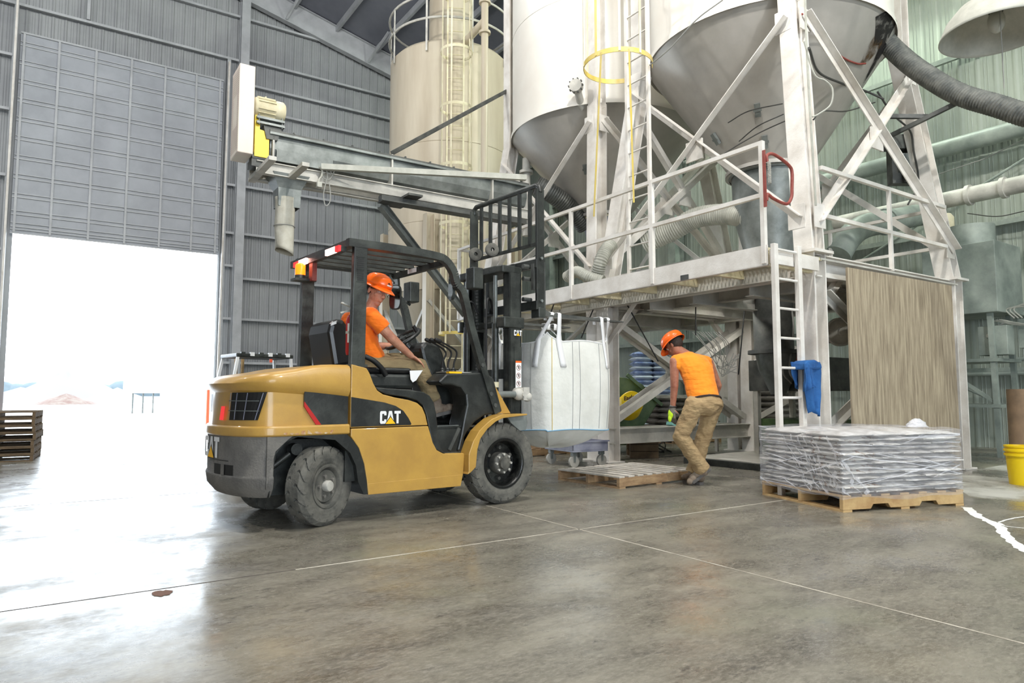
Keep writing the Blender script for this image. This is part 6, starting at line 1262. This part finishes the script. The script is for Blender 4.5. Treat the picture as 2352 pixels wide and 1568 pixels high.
# brown drum and yellow pail at the right edge
DR = empty('fibre_drum', deep(2362, 1010, 8.9), label='tall brown paper tube standing behind the yellow pail', cat='drum'); DR.location.z = 0
m = MB(); m.lathe([(0, 0), (.21, 0), (.21, 1.02), (.20, 1.02), (.20, .9)], n=32); m.build('drum_body', 'cardboard', DR)
YP = empty('pail', (8.62, 3.06, 0), label='yellow plastic pail with ribbed rim on the floor at the right edge', cat='pail')
m = MB(); m.lathe([(0, 0), (.13, 0), (.15, .30), (.165, .302), (.165, .325), (.152, .33), (.152, .345), (.168, .35), (.168, .37), (.155, .375), (.155, .39), (.165, .395), (.165, .41), (.15, .41), (.15, .3)], n=36); m.build('pail_body', 'yellow_pail', YP)
a0 = radians(215); m = MB(); m.lathe([(.143, .13), (.149, .235)], n=8, a0=a0, a1=a0+.5); m.build('pail_label', 'label', YP); m = MB(); m.lathe([(.1465, .27), (.1485, .295)], n=8, a0=a0, a1=a0+.35); m.build('pail_mark', 'brickred', YP)
for h0, h1, b0, b1 in ((.125, .129, 0, .75), (.238, .242, 0, .75), (.125, .242, .73, .75), (.05, .062, .85, 1.1)): m = MB(); m.lathe([(.1345+.065*h0, h0), (.1345+.065*h1, h1)], n=6, a0=a0+b0, a1=a0+b1); m.build('printed_line', 'ink', YP)
# cart with casters, small things behind it
CT = empty('dolly_cart', (5.98, 7.28, 0), radians(-4), label='small grey blue plastic dolly cart on casters under the bulk bag', cat='cart')
m = MB(); m.span((-.32, -.34, .20), (.25, .34, .22)); m.span((-.32, -.34, .22), (-.30, .34, .34)); m.span((.23, -.34, .22), (.25, .34, .34)); m.span((-.32, -.34, .22), (.25, -.32, .34)); m.span((-.32, .32, .22), (.25, .34, .34)); m.build('tray', 'bluegrey', CT, bevel=.004)
m = MB(); m.span((-.335, -.355, .325), (.265, -.335, .345)); m.span((-.335, .335, .325), (.265, .355, .345)); m.span((-.335, -.355, .325), (-.315, .355, .345)); m.build('tray_lip', 'bluegrey', CT)
for x in (-.26, .19):
    for y in (-.27, .27):
        m = MB(); m.cyl((x, y-.018, .075), (x, y+.018, .075), .075, 18); wv = m.build('caster_wheel', 'wheelgrey', CT); m = MB(); m.span((x-.03, y-.03, .15), (x+.03, y+.03, .20)); m.beam((x, y-.025, .07), (x, y-.025, .18), .006, .03, (1, 0, 0)); m.build('caster_fork', 'galv', wv) if 0 else m.build('caster_fork', 'galv', CT)
m = MB(); m.beam((-.33, -.1, .27), (-.62, -.35, .33), .02, .015); m.build('pull_handle', 'bluegrey', CT)
BX = empty('red_box', (5.88, 7.25, .22), radians(20), label='reddish stained box standing in the dolly cart', cat='box'); m = MB(); m.span((-.1, -.13, 0), (.12, .13, .33)); m.build('box_body', mat('red_stained_card', (.80, .62, .56), .7, 0, (.62, .30, .26), 9, .5), BX)
pallet('pallet', (5.9, 8.5, 0), radians(10), 1.1, .9, 6, 'brown wooden pallet on the floor behind the dolly cart', 'wood', 'wood')
# timber cribbing and cable coil behind the frame leg
def crate(loc, n, lab, w=.55, rz=0, mt='wood'):
    C_ = empty('timber_crib', loc, rz, label=lab, cat='timber')
    for k in range(n): m = MB(); m.span((0, 0, .105*k), (w, .14, .105*k+.098)); m.build('beam_end', mt, C_, bevel=.004); m = MB(); m.span((0, .5, .105*k), (w, .64, .105*k+.098)); m.build('beam_end', mt, C_, bevel=.004)
    return C_
M['oldwood'] = mat('old_dark_timber', (.42, .35, .26), .85, 0, (.32, .26, .19), 6, .5, .3, 30)
cq = gp(1448, 1052); crate((cq.x, cq.y, 0), 3, 'low crib of old brown timbers behind the frame leg', .42, radians(-38), 'oldwood')
rnd = random.Random(3); cq = gp(1498, 1040); pts = []
for k in range(26): a = k*1.15; pts.append(Vector((cq.x+.12*cos(a)+rnd.uniform(-.05, .05)+.012*k, cq.y+.10*sin(a)+rnd.uniform(-.05, .05), max(.012, .10+.14*sin(k*.8)))))
wire('hose_tangle', pts, .010, 'dcable', 'tangle of grey air hose on the floor right of the timber crib', 'hose', 5)
# green hopper with the yellow pail strapped on it
GB = empty('green_hopper', Vector((8.0, 9.4, 0)), radians(-34), label='tilted dark green steel hopper behind the lower braces', cat='hopper')
g0 = Vector((8.0, 9.4, 0)); GX = empty('x') if 0 else None
def gpt(x, y, d): return Matrix.Rotation(radians(34), 3, 'Z') @ (deep(x, y, d)-g0)
m = MB(); P_ = [(1440, 870), (1475, 885), (1512, 925), (1480, 1000), (1440, 1000)]; V_ = [gpt(x, y, 10.9) for x, y in P_]+[gpt(x, y, 11.5) for x, y in P_]; n = len(P_)
P_ = [(1395, 862), (1440, 868), (1475, 882), (1512, 922), (1465, 1000), (1440, 1022), (1395, 1022)]; V_ = [gpt(x, y, 11.0) for x, y in P_]+[gpt(x, y, 11.7) for x, y in P_]; n = len(P_)
m.add(V_, [tuple(range(n-1, -1, -1)), tuple(range(n, 2*n))]+[(i, (i+1) % n, n+(i+1) % n, n+i) for i in range(n)]); m.build('hopper_body', 'green_metal', GB, bevel=.01)
m = MB(); m.beam(gpt(1440, 860, 10.9), gpt(1520, 930, 10.9), .06, .05); m.build('hopper_rim', 'green_metal', GB)
q = deep(1447, 930, 10.6); YB2 = empty('yellow_bucket', q, label='round yellow bucket bottom with a printed brown logo, seen between the braces', cat='bucket')
ax = (CAMP-q).normalized(); ax = (ax+Vector((.25, .0, .25))).normalized()
m = MB(); m.lathe([(0, .20), (.15, .20), (.17, .185), (.185, .1), (.205, -.15)], (0, 0, 0), ax, 36); m.build('bucket_body', 'yellow_pail', YB2)
M['logo_brown'] = mat('brown_logo_print', (.25, .10, .06), .6)
u = ax.cross(Vector((0, 0, 1))).normalized()*-1; v = u.cross(ax)*-1; v = v if v.z > 0 else -v
def text_mesh(lo):
    dg = bpy.context.evaluated_depsgraph_get(); me = D.meshes.new_from_object(lo.evaluated_get(dg)); o = D.objects.new('logo_lettering', me); COL.objects.link(o); o.parent = lo.parent; me.materials.clear(); me.materials.append(M['logo_brown']); D.objects.remove(lo); return o
lg = D.curves.new('logo_text', 'FONT'); lg.body = 'Eagle'; lg.size = .085; lg.extrude = .002; lg.offset = .0022; lg.shear = .3; lg.align_x = 'CENTER'; lo = D.objects.new('logo_lettering', lg); COL.objects.link(lo); lo.parent = YB2; lo = text_mesh(lo); uu = -u if u.dot(RT) < 0 else u
R3 = Matrix((uu, ax.cross(uu), ax)).transposed(); lo.matrix_local = Matrix.Translation(ax*.203+ax.cross(uu)*.03-uu*.05) @ (Matrix.Rotation(0, 4, 'Z') @ R3.to_4x4()) @ Matrix.Rotation(radians(12), 4, 'Z')
m = MB(); c = ax*.204-ax.cross(uu)*.07+uu*-.03; e1 = uu*.035; e2 = ax.cross(uu)*.028; m.add([c-e1-e2, c+e1-e2, c+e1+e2, c-e1+e2], [(0, 1, 2, 3)]); m.build('bucket_label', 'label', YB2)
# stacks of bagged goods deep under the structure
ORD2 = ['one', 'two', 'three', 'four', 'five', 'six', 'seven', 'eight', 'nine', 'ten', 'eleven', 'twelve', 'thirteen', 'fourteen', 'fifteen', 'sixteen', 'seventeen']
def bagstack(name, loc, rz, nx, ny, nl, w, d, h, cols, lab, glab, grp):
    rnd = random.Random(int(loc[0]*100)); pr_ = {}
    X_ = Matrix.Translation(loc) @ Matrix.Rotation(rz, 4, 'Z')
    for l in range(nl):
        for i in range(nx):
            for j in range(ny):
                c = cols[l % len(cols)]
                if c not in pr_: mm = sackmesh(w*1.02, d*1.02, h*1.1, 5); o = mm.build(name, c, None); pr_[c] = o
                else: o = pr_[c].copy(); COL.objects.link(o)
                o.location = X_ @ Vector((w*(i+.5)+rnd.uniform(-.01, .01), d*(j+.5)+rnd.uniform(-.01, .01), h*(l+.5))); o.rotation_euler = (0, 0, rz+rnd.uniform(-.03, .03)); tag(o, f'{glab}, layer {ORD2[l]}'+('' if nx*ny == 1 else ', '+(('left', 'right')[i] if nx > 1 else '')+' '+(('front', 'rear')[j] if ny > 1 else '')), 'sack', grp)
M['blue_print'] = mat('blue_printed_sack', (.22, .36, .70), .5, 0, (.78, .84, .92), 3, .5)
M['white_print'] = mat('white_printed_sack', (.88, .92, .97), .45)
BQ = gp(1462, 1003); pallet('pallet', BQ, radians(-30), 1.2, .7, 5, 'pallet under the blue and white sacks near the back corner', 'wood', 'wood')
bagstack('sack', (BQ.x, BQ.y, .125), radians(-30), 2, 1, 17, .42, .6, .105, ('blue_print', 'white_print'), '', 'sack in the tall blue and white stack', 'blue and white sacks in the tall stack')
M['dusty_sack'] = mat('dusty_brown_sack', (.52, .50, .47), .8, 0, (.40, .385, .36), 5, .5, .4, 20)
pallet('pallet', (9.9, 9.2, 0), radians(-6), 1.25, 1.0, 6, 'pallet under the dusty grey sacks behind the frame, left one', 'wood', 'wood'); bagstack('sack', (9.9, 9.2, .125), radians(-6), 2, 2, 7, .61, .48, .115, ('dusty_sack',), '', 'sack in the low dusty stack behind the braces', 'dusty grey sacks behind the frames')
pallet('pallet', (11.4, 8.0, 0), radians(-4), 1.25, 1.0, 6, 'pallet under the dusty sacks behind the frame, right one', 'wood', 'wood'); bagstack('sack', (11.4, 8.0, .125), radians(-4), 2, 2, 9, .61, .48, .115, ('dusty_sack',), '', 'sack in the taller dusty stack near the right wall', 'dusty sacks near the right wall')
# clipboard-like box on the beam, grey cabinet, cable bundle
q = deep(1546, 975, 10.6); m = MB(); m.box((0, 0, 0), (.18, .12, .05), Matrix.Rotation(.3, 3, 'Y')); o = m.build('teal_tray', mat('pale_teal_plastic', (.60, .86, .84), .5), None, label='small pale teal tray on the dusty stack behind the lower beam', cat='tray'); o.location = q
GC = empty('grey_cabinet', (9.0, 7.5, 1.05), radians(10), label='grey steel cabinet behind the bending worker\'s shoulder', cat='cabinet'); m = MB(); m.span((-.25, -.1, -.2), (.35, .3, .55)); m.build('cabinet_body', 'grey_steel', GC, bevel=.01); m = MB(); m.span((-.2, -.115, -.15), (.3, -.10, .5)); m.build('door', 'grey_steel', GC)
m = MB(); m.beam((-.2, .1, -1.05), (-.2, .1, -.2), .05, .05, (0, 1, 0)); m.beam((.3, .1, -1.05), (.3, .1, -.2), .05, .05, (0, 1, 0)); m.build('cabinet_leg', 'grey_steel', GC)
CBN = empty('cable_bundle', (8.7, 7.45, 2.1), label='bundle of pale cables hanging under the platform above the worker', cat='cable')
rnd = random.Random(9)
for k in range(11):
    a = deep(1590+k*6, 762, 10.1)-Vector((8.7, 7.45, 2.1)); b = deep(1625+k*5, 800+rnd.uniform(-8, 12), 10.2)-Vector((8.7, 7.45, 2.1)); c = deep(1650+rnd.uniform(-10, 30), 852+rnd.uniform(-14, 14), 10.3)-Vector((8.7, 7.45, 2.1)); e = deep(1690+rnd.uniform(-10, 15), 840+rnd.uniform(-30, 20), 10.3)-Vector((8.7, 7.45, 2.1))
    m = MB(); m.tube(curve([a, b, c, e], 6), .006, 6); m.build('cable', 'cable', CBN)
for (x0, y0, x1, y1) in ((1598, 675, 1598, 770), (1712, 690, 1696, 860), (1478, 768, 1512, 830), (1366-18, 745, 1335, 776), (1268, 710, 1256, 745)):
    a = deep(x0, y0, 9.6); b = deep(x1, y1, 9.6); a = a+(a-b)*max(0, (2.3-a.z)/(a.z-b.z)); m = MB(); m.cyl((0, 0, 0), b-a, .009, 8); m.cyl((0, -.04, 0), (0, .04, 0), .009, 6); o = m.build('hanger_rod', 'ink', None, label='thin black rod hanging under the platform at ' + {1598: 'the worker\'s hard hat', 1712: 'the far right leg', 1478: 'the left braces', 1348: 'the bulk bag\'s right corner', 1268: 'the bulk bag\'s left corner'}[x0], cat='rod'); o.location = a
# black plate on the floor
m = MB(); pts = [gp(1637, 1055), gp(1640, 1062), gp(1757, 1078), gp(1775, 1050), gp(1680, 1040)]
FS = empty('floor_scale', (8.2, 5.9, 0), radians(2), label='low black platform scale on the floor behind the worker', cat='scale'); m = MB(); m.span((-.85, -.55, 0), (.75, .75, .085)); m.build('scale_frame', 'black_paint', FS, bevel=.005); m = MB(); m.span((-.82, -.52, .085), (.72, .72, .095)); m.build('scale_plate', 'grey_steel', FS)
# packing machine under the near silo, right of the near leg
PMc = empty('packing_machine', (8.6, 5.9, .1), label='dark packing machine with a round pulley behind the near frame leg and plywood', cat='machine')
m = MB(); m.span((-.1, -.7, .9), (.9, .5, 1.35)); m.build('machine_head', 'dark_steel', PMc, bevel=.01)
m = MB(); m.span((.0, -.6, .1), (.8, .4, .5)); m.build('machine_base', 'green_metal', PMc, bevel=.01)
for x in (-.05, .8):
    for y in (-.6, .4): m = MB(); m.beam((x, y, -.1), (x, y, .95), .07, .07, (0, 1, 0)); m.build('machine_leg', 'grey_steel', PMc)
q = deep(1930, 762, 8.3)-Vector((8.6, 5.9, .1)); axd = Vector((-.5, -.85, 0)).normalized(); m = MB(); m.lathe([(.05, .03), (.07, .02), (.15, .0), (.16, .02), (.175, .02), (.175, -.03), (.05, -.03)], q, axd, 32); m.build('pulley', 'grey_steel', PMc)
m = MB(); m.lathe([(0, .06), (.045, .055), (.05, 0)], q, axd, 18); m.build('pulley_hub', 'grey_steel', PMc)
m = MB(); m.cyl(q-axd*.02, q-axd*.5, .12, 20); m.build('machine_motor', 'galv', PMc)
m = MB(); m.lathe([(.30, .35), (.26, .1), (.10, -.25)], (-.25, -.1, 1.1), n=24); m.build('feed_funnel', 'galv', PMc)
drape('blue_rag', -.06, .05, .62, .28, -.62, 'blue_cloth', PMc, 1, .2)
for k in range(3): m = MB(); k0 = Vector((-.35, -.5+.1*k, 2.05)); m.tube(curve([k0, k0+Vector((-.05, -.06, -.3)), k0+Vector((.02, .03, -.6)), k0+Vector((-.08, .0, -.9)), k0+Vector((.1, .0, -1.05))], 6), .012, 6); m.build('air_line', 'brickred' if k == 0 else 'cable', PMc)
# things beyond the forklift
FKB = empty('parked_machine', (on(628, 830, 'y', 17.6).x, 17.6, 0), radians(8), label='parked black and white utility vehicle far behind the forklift, by the back wall', cat='vehicle')
m = MB(); m.span((-1.3, -.5, .5), (1.3, .6, 1.0)); m.build('vehicle_body', 'black_paint', FKB, bevel=.05)
for (a, b) in (((-1.2, .6, 1.0), (-1.05, .55, 1.85)), ((-1.2, -.5, 1.0), (-1.05, -.45, 1.85)), ((.3, -.5, 1.0), (.25, -.45, 1.85)), ((.3, .6, 1.0), (.25, .55, 1.85))): m = MB(); m.beam(a, b, .06, .06, (0, 1, 0)); m.build('cab_post', 'white', FKB)
m = MB(); m.span((-1.1, -.5, 1.83), (.3, .6, 1.92)); m.build('cab_roof', 'black_paint', FKB, bevel=.02)
for k in range(6): m = MB(); m.span((-1.0+k*.22, -.52, 1.86), (-.9+k*.22, -.46, 1.95)); m.build('roof_lamp', 'white' if k % 2 else 'black_paint', FKB)
m = MB(); m.span((-.3, -.51, 1.72), (-.24, -.47, 1.80)); m.build('marker_lamp', 'bol', FKB)
for x in (-.9, .9):
    for y in (-.5, .55): m = MB(); m.lathe([(0, -.1), (.2, -.1), (.32, -.08), (.33, 0), (.32, .08), (.2, .1), (0, .1)], (x, y, .33), (0, 1, 0), 28); m.build('wheel', 'rubber', FKB)
for x, lab in ((542, 'left'), (557, 'right')):
    m = MB(); m.cyl((0, 0, 0), (0, 0, 1.95), .04, 10); o = m.build('timber_post', 'pine', None, label=f'thin pale upright post by the back wall, {lab} one of the pair', cat='post'); o.location = (on(x, 840, 'y', 18.4).x, 18.4, 0)
# pallet stack at the left edge
SP = Vector((-1.30, 12.35, 0)); n_ = 7
for k in range(n_):
    where = 'topmost' if k == n_-1 else ('lowest' if k == 0 else f'{["", "second", "third", "fourth", "fifth", "sixth"][k]} from the floor')
    pallet('pallet', (SP.x+1.13+random.uniform(-.012, .012), SP.y-.35+random.uniform(-.012, .012), .101*k), radians(86), 1.15, 1.0, 6, f'wooden pallet in the stack at the left edge, {where}', 'oldwood', 'oldwood', .10, group='stacked pallets at the left edge')
